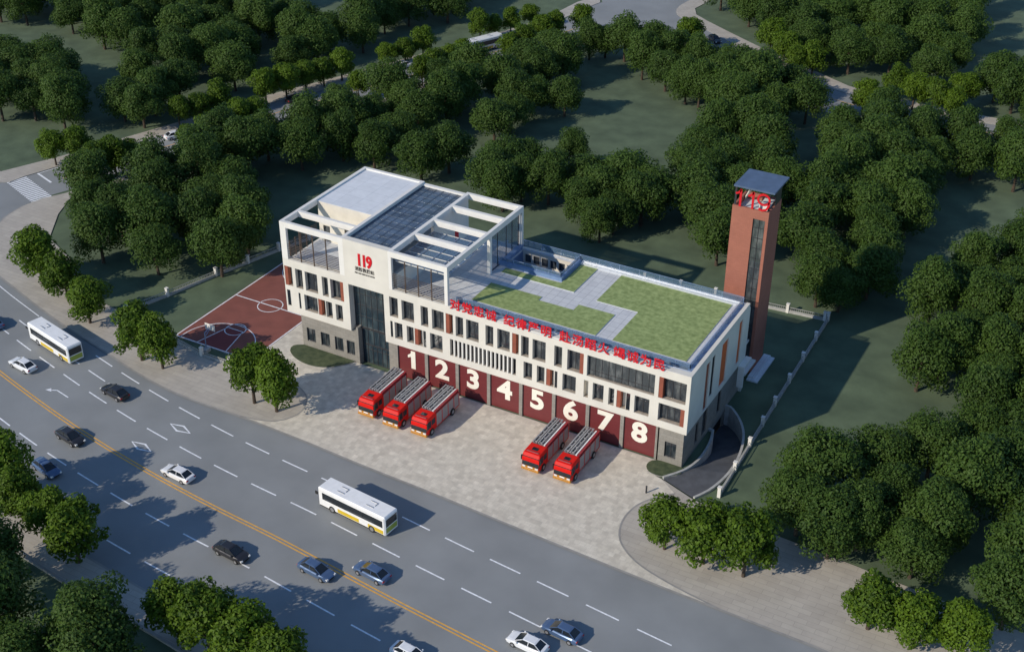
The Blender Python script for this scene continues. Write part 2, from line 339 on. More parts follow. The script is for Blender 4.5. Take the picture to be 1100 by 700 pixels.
kb = MB(); ribbon(kb, offset(YEL, -15.1), 0.3, HP+0.006, KERB); ribbon(kb, offset(YEL, -19.45), 0.35, 0.34, KERB); kb.strip(offset(YEL,-19.62), offset(YEL,-19.62), [0]*len(YEL), [0.34]*len(YEL), KERB)
struct(kb, 'south_kerb', 'stone edging of the near sidewalk', 'kerb')
ww = MB()
wk = smoothline([(-110,40),(-92,24),(-80.5,18.1),(-78.6,22.2),(-75.6,31.5),(-71.6,44.0),(-68.0,54.5),(-62.0,73.4),(-57.2,84.5),(-51.5,100),(-46.0,115.3),(-39.2,132.2),(-34.5,150),(-32.6,164),(-31.4,170.5)], 2)
wo = [(-34,176),(-36.6,168),(-37.6,152),(-43.2,134),(-49.8,117),(-55.0,102),(-61.0,87.0),(-65.8,75.0),(-71.4,56.5),(-75.2,45.0),(-79.4,32.4),(-84.0,21.6),(-96,27),(-112,42)]
ww.poly(wk + wo, 0.0, HP, WALK, KERB)
ek = smoothline([(-69.3,14.9),(-66.6,20.8),(-60.9,41.0),(-51.4,70.0),(-41.2,96.8),(-29.2,128),(-20,152),(-17,157)], 2)
ww.poly(ek + [(-13.5,154.5),(-16.4,149.5),(-25.8,127),(-38,95.6),(-48.0,69),(-57.4,40),(-64.4,20.0)], 0.0, HP+0.003, WALK, KERB)
struct(ww, 'side_road_sidewalk', 'stone sidewalks on both sides of the road through the woods', 'sidewalk')
nw_ = MB()
nk_ = smoothline([(-12.0,186),(-12.6,178),(-11.4,173),(-8.6,169.6),(-2.0,165.6),(8.6,158.2),(22,149.8),(39.6,140.6),(57,138),(76,138),(110,140.8),(170,145)], 2)
no_ = [(170,148.5),(110,144.3),(76,141.4),(57,141.8),(41.5,144.2),(33.4,148.8),(20,156),(10.6,162.0),(4.5,166.0),(-2.0,170.4),(-6.2,173.6),(-8.4,178),(-7.6,186)]
nw_.poly(nk_ + no_, 0.0, HP, WALK, KERB)
s_ = offset(ER_C, -4.7); s2 = offset(ER_C, -7.6); i0 = 8
nw_.poly(s_[i0:] + s2[i0:][::-1], 0.0, HP, WALK, KERB)
struct(nw_, 'back_road_sidewalk', 'stone sidewalks on both sides of the road behind the woods', 'sidewalk')

# painted markings, all on one sheet above the asphalt
mk = MB(); ZL = 0.0095
def dashes(off, s0, per, ln, w=0.20, n=400, mt=LINE, xmin=-999, xmax=999):
    line = offset(YEL, off); S = arcpos(line)
    s = s0
    while s < S[-1]-8:
        if s > 2:
            seg = [at_s(line, S, s+ln*k/3) for k in range(4)]
            if xmin < seg[0][0] < xmax: ribbon(mk, seg, w, ZL, mt)
        s += per
def s_at_x(off, x):
    line = offset(YEL, off); S = arcpos(line)
    for i in range(len(line)-1):
        if line[i][0] <= x <= line[i+1][0]: return S[i] + (x-line[i][0])/(line[i+1][0]-line[i][0])*(S[i+1]-S[i])
    return 0
P_ = 6.62
s = s_at_x(6.0, 9.5); dashes(6.0, s-16*P_, P_, 4.2, xmin=-62)
s = s_at_x(11.85, 16.5); dashes(11.85, s-6*P_, P_, 4.3, xmin=-30)
seg = offset(YEL, 11.7); seg = [p for p in seg if -60 < p[0] < -37.5]; ribbon(mk, seg, 0.17, ZL, LINE)
s = s_at_x(9.0, -20.7); dashes(9.0, s-3*P_, P_, 4.2, xmin=-45, xmax=-17)
s = s_at_x(-5.65, 8.5); dashes(-5.65, s-16*P_, P_, 4.2, xmin=-90)
s = s_at_x(-11.7, 14.5); dashes(-11.7, s-16*P_, P_, 4.2, xmin=-90)
for o_ in (-0.22, 0.22): ribbon(mk, [p for p in offset(YEL, o_) if p[0] > -60], 0.19, ZL, YLINE)
def quadring(c, ang, L, W_, w):
    ca, sa = math.cos(ang), math.sin(ang)
    o = [(L,0),(0,W_),(-L,0),(0,-W_)]
    T_ = lambda p: (c[0]+p[0]*ca-p[1]*sa, c[1]+p[0]*sa+p[1]*ca, ZL)
    f = [(k[0]*(1-w/L), k[1]*(1-w/W_)) for k in o]
    v = [T_(p) for p in o] + [T_(p) for p in f]
    mk.add(v, [(i, (i+1)%4, 4+(i+1)%4, 4+i) for i in range(4)], LINE)
quadring((0.3,-24.6), -0.10, 2.0, 0.78, 0.30)
quadring((-1.4,-30.2), -0.12, 2.0, 0.78, 0.30)
def path(c, ang, pts, w):
    ca, sa = math.cos(ang), math.sin(ang)
    ribbon(mk, [(c[0]+x*ca-y*sa, c[1]+x*sa+y*ca) for x, y in pts], w, ZL, LINE)
path((-20.2,-26.2), -0.2, [(2.1,0.0),(-0.6,0.0),(-1.3,-0.55)], 0.18)
for q in ((-20.2,-26.2),):
    ca, sa = math.cos(-0.2), math.sin(-0.2)
    mk.add([(q[0]+x*ca-y*sa, q[1]+x*sa+y*ca, ZL) for x, y in [(-0.95,-0.70),(-1.65,-0.25),(-2.0,-1.0)]], [(0,1,2)], LINE)
path((-36.5,-26.8), -0.28, [(2.1,0.0),(-1.2,0.0)], 0.18)
# zebra crossing, stop line and centre line of the side road
c0, c1 = Vector((-79.6,18.9)), Vector((-69.0,15.1)); d0 = (Vector((-78.4,22.5))-c0)
for k in range(15):
    t0 = (k+0.15)/15; t1 = t0+0.55/15
    a = c0.lerp(c1, t0); b = c0.lerp(c1, t1)
    mk.add([(*a,.0135),(*b,.0135),(*(b+d0),.0135),(*(a+d0),.0135)], [(0,1,2,3)], LINE)
ribbon(mk, [(-77.6,24.6),(-72.4,22.9)], 0.4, .0135, LINE); ribbon(mk, [(-77.4,24.7),(-75.6,30.8),(-73.5,37)], 0.16, .0135, LINE)
sc_ = [p for p in SR_C if 23 < p[1] < 150]; ribbon(mk, sc_, 0.18, .0135, YLINE)
ribbon(mk, [p for p in ER_C if 4 < p[0] < 120], 0.16, .017, YLINE)
struct(mk, 'road_markings', 'painted lane lines, diamonds, arrows and zebra crossing on the asphalt', 'road markings')

# basketball court ground
ct = MB(); ct.poly([(-16.3,-7.0),(-1.95,-7.0),(-1.95,21),(-16.3,21)], 0.0, 0.14, COURTM, CONC)
zc = 0.1445
for cy, sg in ((-6.85, 1), (20.85, -1)):
    ct.add([(-12.1,cy,zc),(-6.7,cy,zc),(-8.0,cy+sg*5.6,zc),(-10.8,cy+sg*5.6,zc)][::sg], [(0,1,2,3)], COURTK)
struct(ct, 'court', 'brick red basketball court left of the fire station', 'court')
cl = MB(); zc = 0.149
def ln(pts, w=0.14): ribbon(cl, pts, w, zc, LINE)
def arc(c, r, a0, a1, n=28): return [(c[0]+r*math.cos(R(a0+(a1-a0)*k/n)), c[1]+r*math.sin(R(a0+(a1-a0)*k/n))) for k in range(n+1)]
for p in ([(-16.1,-6.85),(-2.1,-6.85)],[(-16.1,20.85),(-2.1,20.85)],[(-16.1,-6.9),(-16.1,20.9)],[(-2.1,-6.9),(-2.1,20.9)],[(-16.1,7),(-2.1,7)]): ln(p, 0.2)
ln(arc((-9.3,7),1.95,0,360)); 
for cy, sg in ((-6.85,1),(20.85,-1)):
    ln(arc((-9.4,cy+sg*5.6),1.6,0,360)); ln([(-12.1,cy),(-10.8,cy+sg*5.6)]); ln([(-6.7,cy),(-8.0,cy+sg*5.6)]); ln([(-10.9,cy+sg*5.6),(-7.9,cy+sg*5.6)])
    ln([(-15.3,cy),(-15.3,cy+sg*0.9)] + (arc((-9.4,cy+sg*0.9),5.9,180,0) if sg > 0 else arc((-9.4,cy+sg*0.9),5.9,180,360)) + [(-3.5,cy)])
struct(cl, 'court_lines', 'white painted basketball lines on the red court', 'court lines')
bd = MB(); bd.poly(smoothline([(2.2,0.3),(1.0,-0.6),(1.4,-2.0),(3.4,-3.3),(6.2,-3.8),(8.8,-3.0),(10.8,-0.9),(11.4,0.3)], 0.5), HP, 0.26, BED, KERB)
struct(bd, 'lawn_bed_left', 'small rounded lawn below the grey ground floor windows', 'lawn bed')
bd = MB(); bd.poly(smoothline([(62.5,0.3),(58.9,0.2),(58.1,-1.2),(58.9,-2.5),(60.5,-2.7),(61.9,-1.9),(62.7,-0.9),(62.5,0.25)], 0.5), HP-0.05, 0.22, BED, KERB)
struct(bd, 'lawn_bed_right', 'small lawn below the right corner of the fire station', 'lawn bed')

# garage ramp going down beside the right wall
n = 30
def resample(l, n): S = arcpos(l); return [at_s(l, S, S[-1]*k/(n-1)-1e-6 if k else 1e-6) for k in range(n)]
ro, ri = resample(RAMP_OUT, n), resample(RAMP_IN, n)
zz = [0.06 - 2.9*min(1, max(0, (k/(n-1)-0.30)/0.65)) for k in range(n)]
rp = MB(); rp.strip(ri, ro, zz, zz, RAMPM)
struct(rp, 'ramp', 'dark curved garage ramp sinking beside the right end of the station', 'ramp')
rw = MB()
for l in (ro, ri):
    sgn = 1 if l is ro else -1
    o_ = offset(l, -0.32 if l is ro else 0.32)
    top = [0.36]*n
    rw.strip(l, l, [z-0.3 for z in zz], top, CONC); rw.strip(o_, o_, [-0.5]*n, top, CONC); rw.strip(l, o_, top, top, CONC)
    for e in (0, n-1): rw.add([(*l[e],-3.5),(*o_[e],-3.5),(*o_[e],0.36),(*l[e],0.36)], [(0,1,2,3)], CONC)
tag(rw.build('ramp_wall'), 'low pale concrete wall curving around both sides of the dark ramp', 'retaining wall')

# ------------------------------------------------------------------ fire station
B = empty('fire_station', (0,0,0), 0, 'white three storey fire station with red numbered garage doors and a turfed roof', 'fire station')
L, D = 62.64, 21.1
Z1, Z2, Z3 = 5.57, 14.36, 20.2
fF = lambda u, d, z: (u, d, z)                    # front wall, depth towards +Y
fR = lambda u, d, z: (L-d, u, z)                  # right wall, depth towards -X
fB = lambda u, d, z: (u, D-d, z)
T = 0.95
up_rows = [(10.0, 13.15)]; lo_rows = [(6.6, 9.25)]
# openings of the front wall: (x0, x1, kind)  w window, r red fin with window, f fin + plain recess, d dark slot, p pale recess
UP = [(0.15,1.5,'rl'),(2.05,3.3,'w'),(3.75,5.9,'w'),(6.7,7.75,'w'),(8.15,10.4,'rr'),
      (18.1,19.5,'w'),(20.1,22.1,'w'),(23.2,24.4,'w'),(25.0,26.9,'w'),(27.2,28.35,'rl'),(28.75,29.95,'w'),(30.4,32.35,'w'),(33.4,34.6,'w'),(35.2,37.1,'w'),
      (37.45,38.45,'rl'),(38.8,39.95,'w'),(40.5,42.45,'w'),(43.7,44.85,'w'),(45.6,47.95,'rr'),(48.45,57.9,'s'),(58.45,62.15,'rl')]
LO = [(0.25,0.85,'d'),(2.3,2.65,'d'),(3.3,5.65,'w'),(5.75,7.0,'rl'),(7.1,8.2,'w'),(8.8,10.0,'w'),
      (18.1,18.5,'d'),(18.8,20.1,'w'),(20.8,21.95,'w'),(22.1,23.4,'rl'),(23.5,23.95,'d'),(24.6,26.6,'w'),
      (27.8,38.05,'l'),(39.2,40.5,'w'),(41.2,42.35,'w'),(42.6,43.75,'rl'),(43.85,44.25,'d'),(45.0,46.95,'w'),(48.1,48.75,'p'),(49.4,50.95,'w'),
      (51.65,52.45,'w'),(52.8,54.1,'rl'),(54.15,54.7,'d'),(55.3,57.35,'w'),(58.6,62.15,'rr')]
holes = [(a, b, 10.0, 13.15) for a, b, k in UP] + [(a, b, 6.6, 9.25) for a, b, k in LO] + [(11.3, 17.2, Z1, 13.2)]
holes += [(0.0, 0.0001, 0, 0.0001)]
m = MB(); m.slab(0, L, Z1, Z2, holes[:-1], T, fF, WHITE, extra=[(10.8,18.2,Z2,Z3)])
m.build('facade_wall', B)
m = MB()
for a, b, k in UP: MB().box(a+.004, b-.004, 0.10, T-.01, 9.99, 10.03, SILL).build('sill', B)
for a, b, k in LO: MB().box(a+.004, b-.004, 0.10, T-.01, 6.59, 6.63, SILL).build('sill', B)
def window(x0, x1, z0, z1, d, fn, parent, cols=2, transom=None, fmat=FRAME, pmat=PANE, name='window', fw=0.07):
    m = MB(); bx = lambda a, b, c, e: m.add([fn(a,d,c),fn(b,d,c),fn(b,d,e),fn(a,d,e),fn(a,d+.09,c),fn(b,d+.09,c),fn(b,d+.09,e),fn(a,d+.09,e)],
        [(0,1,2,3),(7,6,5,4),(0,4,5,1),(1,5,6,2),(2,6,7,3),(3,7,4,0)], fmat)
    bx(x0, x1, z0, z0+fw); bx(x0, x1, z1-fw, z1)
    for k in range(cols+1):
        c = x0+fw/2+(x1-x0-fw)*k/cols; bx(c-fw/2, c+fw/2, z0+fw, z1-fw)
    if transom:
        for t in transom: bx(x0+fw, x1-fw, t-fw/2, t+fw/2-.001)
    w = m.build(name, parent)
    p = MB(); p.add([fn(x0,d+.05,z0),fn(x1,d+.05,z0),fn(x1,d+.05,z1),fn(x0,d+.05,z1)], [(0,1,2,3)], pmat)
    p.build('pane', w); return w
def fin(x0, x1, z0, z1, y0, y1, mt=REDPANEL): MB().box(x0, x1, y0, y1, z0, z1, mt).build('red_fin', B)
for row, (z0, z1) in ((UP, (10.03, 13.15)), (LO, (6.63, 9.25))):
    for a, b, k in row:
        if k == 'w': window(a+.01, b-.01, z0+.02, z1-.01, 0.56, fF, B, 2 if b-a > 1.6 else (2 if b-a > 1.1 else 1), [z1-0.85])
        elif k == 's': window(a+.01, b-.01, z0+.02, z1-.01, 0.45, fF, B, 10, [z0+0.75], pmat=PANEB)
        elif k == 'd': MB().box(a+.01, b-.01, .12, T-.02, z0, z1, CARGLASS).build('slot_recess', B)
        elif k == 'p': MB().box(a+.01, b-.01, T-.15, T-.05, z0, z1, CREAM).build('recess_panel', B)
        elif k == 'l':
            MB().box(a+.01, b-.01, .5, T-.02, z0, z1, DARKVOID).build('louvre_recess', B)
            m = MB(); n_ = 16
            for q in range(1, n_):
                c = a+(b-a)*q/n_; m.box(c-.10, c+.10, 0.0, 0.34, z0-.02, z1, WHITE2)
            m.build('slatted_screen', B)
        elif b-a < 1.6:
            fin(a+.005, a+.56, z0+.002, z1-.002, 0.04, 0.62); MB().box(a+.57, b-.01, T-.15, T-.05, z0, z1, CREAM).build('recess_panel', B)
        else:
            if k == 'rr': fin(b-.55, b-.005, z0+.002, z1-.002, 0.04, 0.62); window(a+.01, b-.57, z0+.02, z1-.01, 0.66, fF, B, 2 if b-a < 3 else 3, [z1-0.85])
            else: fin(a+.005, a+.56, z0+.002, z1-.002, 0.04, 0.62); window(a+.58, b-.01, z0+.02, z1-.01, 0.66, fF, B, 2 if b-a < 3 else 3, [z1-0.85])
# soffit under the overhanging white storeys and body of the upper storeys
m = MB(); m.box(0.02, 11.28, T+.01, D-.01, Z1-.02, Z1+.25, WHITE2); m.box(17.22, 61.9, T+.01, D-.01, Z1-.02, Z1+.25, WHITE2); m.build('soffit', B)
# left end wall and back wall
m = MB(); m.slab(T+.002, D-.4, Z1+.26, Z2-.8, [(3,5,10,13),(7,9,10,13),(12,14,10,13),(16,18,10,13),(5,7,6.7,9.2),(11,13,6.7,9.2)], 0.4, lambda u, d, z: (d, u, z), WHITE); m.build('left_wall', B)
for a, b, c, e in [(3,5,10,13),(7,9,10,13),(12,14,10,13),(16,18,10,13),(5,7,6.7,9.2),(11,13,6.7,9.2)]:
    window(a, b, c, e, 0.25, lambda u, d, z: (d, u, z), B)
bh = [(a, a+2.2, c, e) for a in range(3, 60, 4) for c, e in ((10,13),(6.7,9.2),(1.2,4.2)) if not (a < 30 and False)]
m = MB(); m.slab(0.0, L, 0, Z2-.8, bh, 0.4, fB, WHITE); m.build('back_wall', B)
for a, b, c, e in bh: window(a, b, c, e, 0.25, fB, B)
# ground floor: stone base left and right, door bays
YG = 0.40
gw = [(2.9,4.45,1.1,3.4),(5.4,7.0,1.1,3.4),(7.9,9.4,1.1,3.4),(10.0,11.4,1.1,3.4)]
m = MB(); m.slab(2.1, 12.0, 0, Z1-.021, gw, 0.35, lambda u, d, z: (u, YG+d, z), STONE); m.build('stone_base', B)
MB().box(12.0, 12.35, YG-.25, 2.6, 0, 6.2, STONE).build('entrance_pier', B)
for g_ in gw: window(*g_, YG+.2, fF, B, 2)
m = MB(); m.slab(YG+.36, D-.41, 0, Z1-.021, [], 0.3, lambda u, d, z: (2.1+d, u, z), STONE); m.build('stone_side', B)
m = MB(); m.slab(58.65, 62.2, 0, Z1-.021, [(59.7,61.3,1.0,3.4)], 0.35, lambda u, d, z: (u, YG+d, z), STONE); m.build('stone_corner', B)
window(59.7, 61.3, 1.0, 3.4, YG+.2, fF, B, 2)
X0 = 18.595
for k in range(8):
    a = X0+5*k+.28; b = X0+5*k+4.78
    dr = MB(); dr.box(a, b, YG+.22, YG+.30, 0.1, 5.5, REDDOOR); d_ = dr.build('garage_door', B)
    if k == 0:      # a flagged figure one, drawn by hand
        c_ = X0+2.45; m = MB(); yy = YG+.17
        for y_ in (yy, yy+.05): m.add([(c_-.62,y_,4.05),(c_-.62,y_,3.62),(c_-.10,y_,3.86),(c_-.10,y_,1.95),(c_+.62,y_,1.95),(c_+.62,y_,4.85),(c_+.08,y_,4.85),(c_-.20,y_,4.35)], [(0,1,2,7),(2,3,4,5,6,7)], NUM)
        m.box(c_-.10, c_+.62, yy+.001, yy+.049, 1.951, 4.849, NUM); m.build('numeral', d_); continue
    text_obj('numeral', str(k+1), Matrix.Translation((X0+5*k+2.45, YG+.20, 1.95)) @ FRONT, 4.1, 0.03, NUM, d_, bold=0.15, sx=1.08)
for k in range(9):
    c = X0+5*k; MB().box(c-.25, c+.25, YG, YG+.5, 0, Z1-.022, STONE).build('pilaster', B)
MB().box(17.3, X0-.25, YG+.1, YG+.5, 0, Z1-.022, STONE).build('entrance_jamb', B)
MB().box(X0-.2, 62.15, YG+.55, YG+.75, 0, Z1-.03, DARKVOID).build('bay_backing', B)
# atrium curtain wall and entrance doors
window(11.32, 17.18, 6.0, 13.18, 1.1, fF, B, 6, [7.8, 9.6, 11.4], pmat=ATRIUM, name='curtain_wall', fw=.06)
window(12.36, 17.3, 3.3, 5.89, 1.1, fF, B, 5, [], pmat=ATRIUM, name='curtain_wall', fw=.07)
window(12.36, 17.3, 0.12, 3.25, 1.12, fF, B, 6, [2.5], pmat=ATRIUM, name='entrance_door', fw=.09)
MB().box(12.36, 17.29, 0.9, 1.09, 5.9, 5.99, FRAME).build('door_canopy', B)
MB().box(11.0, 11.31, T, D-1, 6.0, 13.6, WHITE).build('atrium_side', B)
MB().box(17.19, 17.5, T, 8, 0, 13.6, WHITE).build('atrium_side', B)
# right wall
rh = [(3.0,3.9,7.0,13.1),(5.3,6.6,5.9,13.15),(7.3,8.3,7.0,13.15),(10.8,13.0,6.4,13.15),(17.1,18.3,6.4,13.15)]
m = MB(); m.slab(T+.002, D-.002-.4, Z1, Z2, rh[1:], 0.5, fR, WHITE); m.build('side_wall', B)
MB().box(62.18, 62.46, 5.3, 6.6, 5.9, 13.15, REDPANEL).build('red_fin', B)
MB().box(62.18, 62.50, 10.8, 13.0, 6.4, 13.15, ORANGE).build('orange_panel', B)
MB().box(62.18, 62.50, 17.1, 18.3, 6.4, 13.15, ORANGE).build('orange_panel', B)
window(7.3, 8.3, 7.0, 13.15, 0.1, fR, B, 1, [10.0], pmat=DARKVOID)
m = MB(); m.slab(YG+.36, D-.41, -3.4, Z1-.02, [(7.0,8.6,0.9,4.6),(12.4,13.6,1.0,4.6),(10.4,15.6,-3.4,-0.7),(4.6,5.6,1.0,4.2)], 0.35, lambda u, d, z: (62.2-d, u, z), STONE); m.build('stone_side', B)
for a, b, c, e in [(7.0,8.6,0.9,4.6),(12.4,13.6,1.0,4.6),(4.6,5.6,1.0,4.2)]: window(a, b, c, e, 0.62, fR, B, 1, [3.2])
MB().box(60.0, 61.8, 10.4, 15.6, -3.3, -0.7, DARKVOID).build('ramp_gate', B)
m = MB(); m.box(62.66, 63.5, 18.4, 21.4, 5.2, 5.6, WHITE2); m.box(62.66, 63.5, 18.4, 18.7, 2.2, 5.2, WHITE2); m.build('side_porch', B)
m = MB(); m.box(61.3, 62.9, 21.2, 25.5, 2.4, 2.7, WHITE2); m.box(61.4, 61.6, 21.2, 25.5, 5.4, 5.7, WHITE2); m.build('tower_link', B)

# roof deck at 13.6 with light well
RZ = 13.6
wx0, wx1, wy0, wy1 = 27.9, 36.6, 15.3, 20.69
m = MB(); m.slab(0.4, L-.5, T, D-.4, [(wx0,wx1,wy0,D-.4-1e-4),(11.31,17.19,1.3,19.5)], .3, lambda u, d, z: (u, z, RZ-d), ROOFSTONE); m.build('roof_deck', B)
lawns = [[(28.9,4.0),(28.9,9.4),(36.9,9.4),(36.9,8.4),(42.2,8.4),(42.2,10.0),(47.6,10.0),(47.6,4.0)],
         [(43.8,12.1),(43.8,20.2),(60.3,20.2),(60.3,4.0),(50.0,4.0),(50.0,12.1)],
         [(28.6,12.7),(28.6,14.1),(37.4,14.1),(37.4,20.2),(40.1,20.2),(40.1,12.7)]]
for l in lawns: MB().poly(l, RZ, RZ+.10, TURF, COPING).build('roof_lawn', B)
# well: floor, walls, windows, raised rim and rail
m = MB(); fl = 9.4
m.box(wx0-.3, wx1+.3, wy0-.3, wy1, fl-.2, fl, BLUEMETAL)
m.slab(wy0, wy1, fl, RZ-.305, [], .25, lambda u, d, z: (wx0-d, u, z), BLUEMETAL); m.slab(wy0, wy1, fl, RZ-.305, [], .25, lambda u, d, z: (wx1+d, u, z), BLUEMETAL)
m.slab(wx0-.25, wx1+.25, fl, RZ-.305, [], .25, lambda u, d, z: (u, wy0-d, z), BLUEMETAL); m.build('light_well', B)
wh = [(wx0+.35+k*1.38, wx0+1.35+k*1.38, 11.6, 12.9) for k in range(6)]
m = MB(); m.slab(wx0, wx1, fl, 14.0, wh, .2, lambda u, d, z: (u, wy1-.22+d, z), CREAM); m.build('well_wall', B)
for w_ in wh: window(*w_, wy1-.1, fF, B, 1)
m = MB(); 
for a, b, c, e in ((wx0-.75,wx1+.65,wy0-.75,wy0-.05),(wx1+.03,wx1+.65,wy0-.04,wy1+.2),(wx0-.75,wx0-.03,wy0-.04,wy1+.2)): m.box(a, b, c, e, RZ+.002, RZ+.55, BLUEMETAL)
m.build('well_rim', B)
def railing(pts, z0, z1, parent, name='railing', every=2.0, glass=RAILGLASS, top=RAILMETAL):
    m = MB(); gl = MB()
    for a, b in zip(pts, pts[1:]):
        a = Vector(a); b = Vector(b); n_ = max(1, round((b-a).length/every))
        m.beam((*a, z1), (*b, z1), .09, .06, top)
        for k in range(n_+1):
            p = a.lerp(b, k/n_); m.box(p.x-.035, p.x+.035, p.y-.035, p.y+.035, z0, z1-.031, top)
        gl.beam((*a, (z0+z1)/2), (*b, (z0+z1)/2), .025, z1-z0-.16, glass)
    r = m.build(name, parent); gl.build('glass_panel', r); return r
railing([(wx0-.4,wy0-.4),(wx1+.35,wy0-.4),(wx1+.35,wy1)], RZ+.55, RZ+1.15, B)
# parapets and railings of the low roof
m = MB(); m.box(27.6, L-.52, T+.004, T+.30, RZ+.002, Z2-.003, COPING); m.box(L-1.2, L-.503, T+.31, D-.9, RZ+.002, Z2-.20, BLUEMETAL); m.box(37.4, L-.52, D-.398, D-.15, Z2-.9, Z2-.25, COPING)
m.box(L-1.75, L-1.25, 2.9, D-1.0, RZ+.002, RZ+.35, COPING); m.box(27.7, L-1.3, 2.2, 2.75, RZ+.002, RZ+.5, COPING); m.box(27.7,L-1.3,D-.85,D-.41,RZ+.002,RZ+.35,COPING)
m.box(27.7, L-1.25, 1.3, 2.15, RZ+.002, RZ+.14, BLUEMETAL); m.build('parapet', B)
railing([(27.7,2.0),(L-1.0,2.0),(L-1.0,D-.5)], RZ+.14, RZ+1.25, B)
railing([(27.8,D-.3),(L-1.0,D-.3)], Z2-.6, 14.95, B, every=3.0)
# roof frames of the left pavilion and right pergola
m = MB()
def fb(x0, x1, y0, y1, z0=19.35, z1=Z3): m.box(x0, x1, y0, y1, z0, z1, WHITE2)
fb(0, 10.8, 0, .5); fb(18.2, 27.6, 0, .5)                       # front beams
fb(0, .5, .502, D); fb(10.3, 10.8, .502, D); fb(18.2, 18.75, .502, D); fb(27.1, 27.6, .502, D)
fb(.502, 10.298, D-.5, D-.002); fb(18.752, 27.098, D-.5, D-.002); fb(10.802, 18.198, D-.6, D-.002, 19.0, 19.95)
for y in (3.7,): fb(.502, 10.298, y, y+.5)
for y in (5.9, 10.9, 15.9): fb(18.752, 27.098, y, y+.55)
m.build('roof_beams', B)
for x, y in ((0,0),(0,D-.5),(27.1,0),(27.1,11.4),(27.1,D-.5)): MB().box(x+.001, x+.499, y+.001, y+.499, RZ if y else Z2+.001, 19.349, WHITE2).build('roof_post', B)
for a, b in ((.502,1.0),(10.0,10.798),(18.202,18.7)): MB().box(a, b, .002, .45, Z2+.001, 19.348, WHITE2).build('front_post', B)
m = MB(); m.box(10.3, 10.78, T+.3, D-.6, RZ, 19.348, WHITE2); m.build('spine_wall', B); MB().box(18.22, 18.7, 11.0, D-.6, RZ, 19.348, WHITE2).build('spine_wall', B); MB().box(18.22, 18.7, T+.3, 10.99, RZ, 16.2, WHITE2).build('spine_wall', B)
# stair room under the flat slab
m = MB(); m.slab(.52, 10.28, RZ, 19.9, [(1.2,2.4,RZ,16.2),(5.0,7.5,14.6,16.4)], .3, lambda u, d, z: (u, 8.3+d, z), CREAM)
m.slab(8.61, D-.55, RZ, 19.9, [(10,12,15,18),(14,16,15,18)], .3, lambda u, d, z: (.52+d, u, z), CREAM); m.box(.52, 10.28, D-.85, D-.55, RZ, 19.3, CREAM); m.build('stair_room', B)
window(5.0, 7.5, 14.6, 16.4, 8.5, fF, B, 2); window(1.2, 2.4, RZ+.02, 16.2, 8.5, fF, B, 1, name='door')
MB().box(.502, 10.298, 8.3, D-.502, 19.92, 19.98, ROOFSLAB).build('stair_roof', B)
# front glazing rails with horizontal louvres in both pavilions
for x0, x1, n_ in ((1.002, 9.998, 4), (18.702, 27.098, 4)):
    m = MB(); 
    for k in range(1, n_):
        c = x0+(x1-x0)*k/n_; m.box(c-.06, c+.06, .1, .22, Z2+.001, 19.349, BROWN)
    for k in range(9): 
        z = Z2+.22+k*.27; m.box(x0, x1, .12, .17, z, z+.055, BROWN)
    m.build('louvre_screen', B)
m = MB()
for k in range(6):
    y = 1.6+k*1.3
    if y > 8: break
    m.box(.1, .2, y, y+.1, RZ, 16.4, BROWN)
for k in range(8): m.box(.12, .17, .52, 8.2, RZ+.5+k*.3, RZ+.55+k*.3, BROWN)
m.build('side_louvre', B)
m = MB()                                                        # dark framed glass wall behind the middle post
for y in (12.2, 14.1, 16.6, 18.3, 20.2): m.box(27.15, 27.25, y, y+.1, RZ, 19.348, FRAME)
m.box(27.12, 27.28, 11.9, D-.5, RZ, RZ+.12, FRAME)
gw_ = m.build('glazed_wall', B)
MB().box(27.19, 27.21, 12.3, D-.52, RZ+.13, 19.34, RAILGLASS).build('pane', gw_)
# glass canopy below the two front bays of the pergola
m = MB()
for y in (T+.05, 2.5, 4.2, 5.9, 7.6, 9.3, 10.9): m.box(18.76, 27.09, y, y+.07, 18.3, 18.42, WHITE2)
for x in (18.76, 20.8, 22.9, 25.0, 27.02): m.box(x, x+.07, T+.13, 10.89, 18.425, 18.5, RAILMETAL)
cp_ = m.build('glass_canopy', B); MB().box(18.77, 27.08, T+.1, 10.9, 18.33, 18.36, RAILGLASS).build('pane', cp_)
# skylight over the atrium
SKYBAR = mat('skylight_bar', (0.10, 0.135, 0.19), 0.4, 0.1, 2, metal=0.3)
m = MB(); sx0, sx1, sy0, sy1 = 10.83, 18.17, T+.02, D-.62
for k in range(14): y = sy0+.05+(sy1-sy0-.1)*k/13; m.box(sx0, sx1, y-.025, y+.025, 19.58, 19.68, SKYBAR)
for k in range(7): x = sx0+.05+(sx1-sx0-.1)*k/6; m.box(x-.025, x+.025, sy0, sy1, 19.685, 19.72, SKYBAR)
sk_ = m.build('skylight', B); MB().box(sx0, sx1, sy0, sy1, 19.60, 19.63, SKYGLASS).build('pane', sk_)
m = MB()
for k in range(6):
    y = sy0+1.5+k*3.3; m.beam((sx0,y,18.7),(sx1,y,18.7),.12,.12,WHITE2)
    for j in range(6):
        a = sx0+(sx1-sx0)*j/6; b = sx0+(sx1-sx0)*(j+1)/6; m.beam((a,y,18.7 if j%2 else 19.45),(b,y,19.45 if j%2 else 18.7),.09,.09,WHITE2)
m.build('skylight_truss', B)
MB().box(13, 16, 3, 17, 17.0, 17.6, DARKVOID).build('light_baffle', B) if False else None
m = MB(); m.box(11.32, 17.18, 1.9, 19.4, 15.0, 15.2, ROOFSTONE); m.build('atrium_floor', B)
MB().box(18.70, 18.78, 16.6, 17.5, 14.2, 16.2, LETTER).build('hose_cabinet', B)
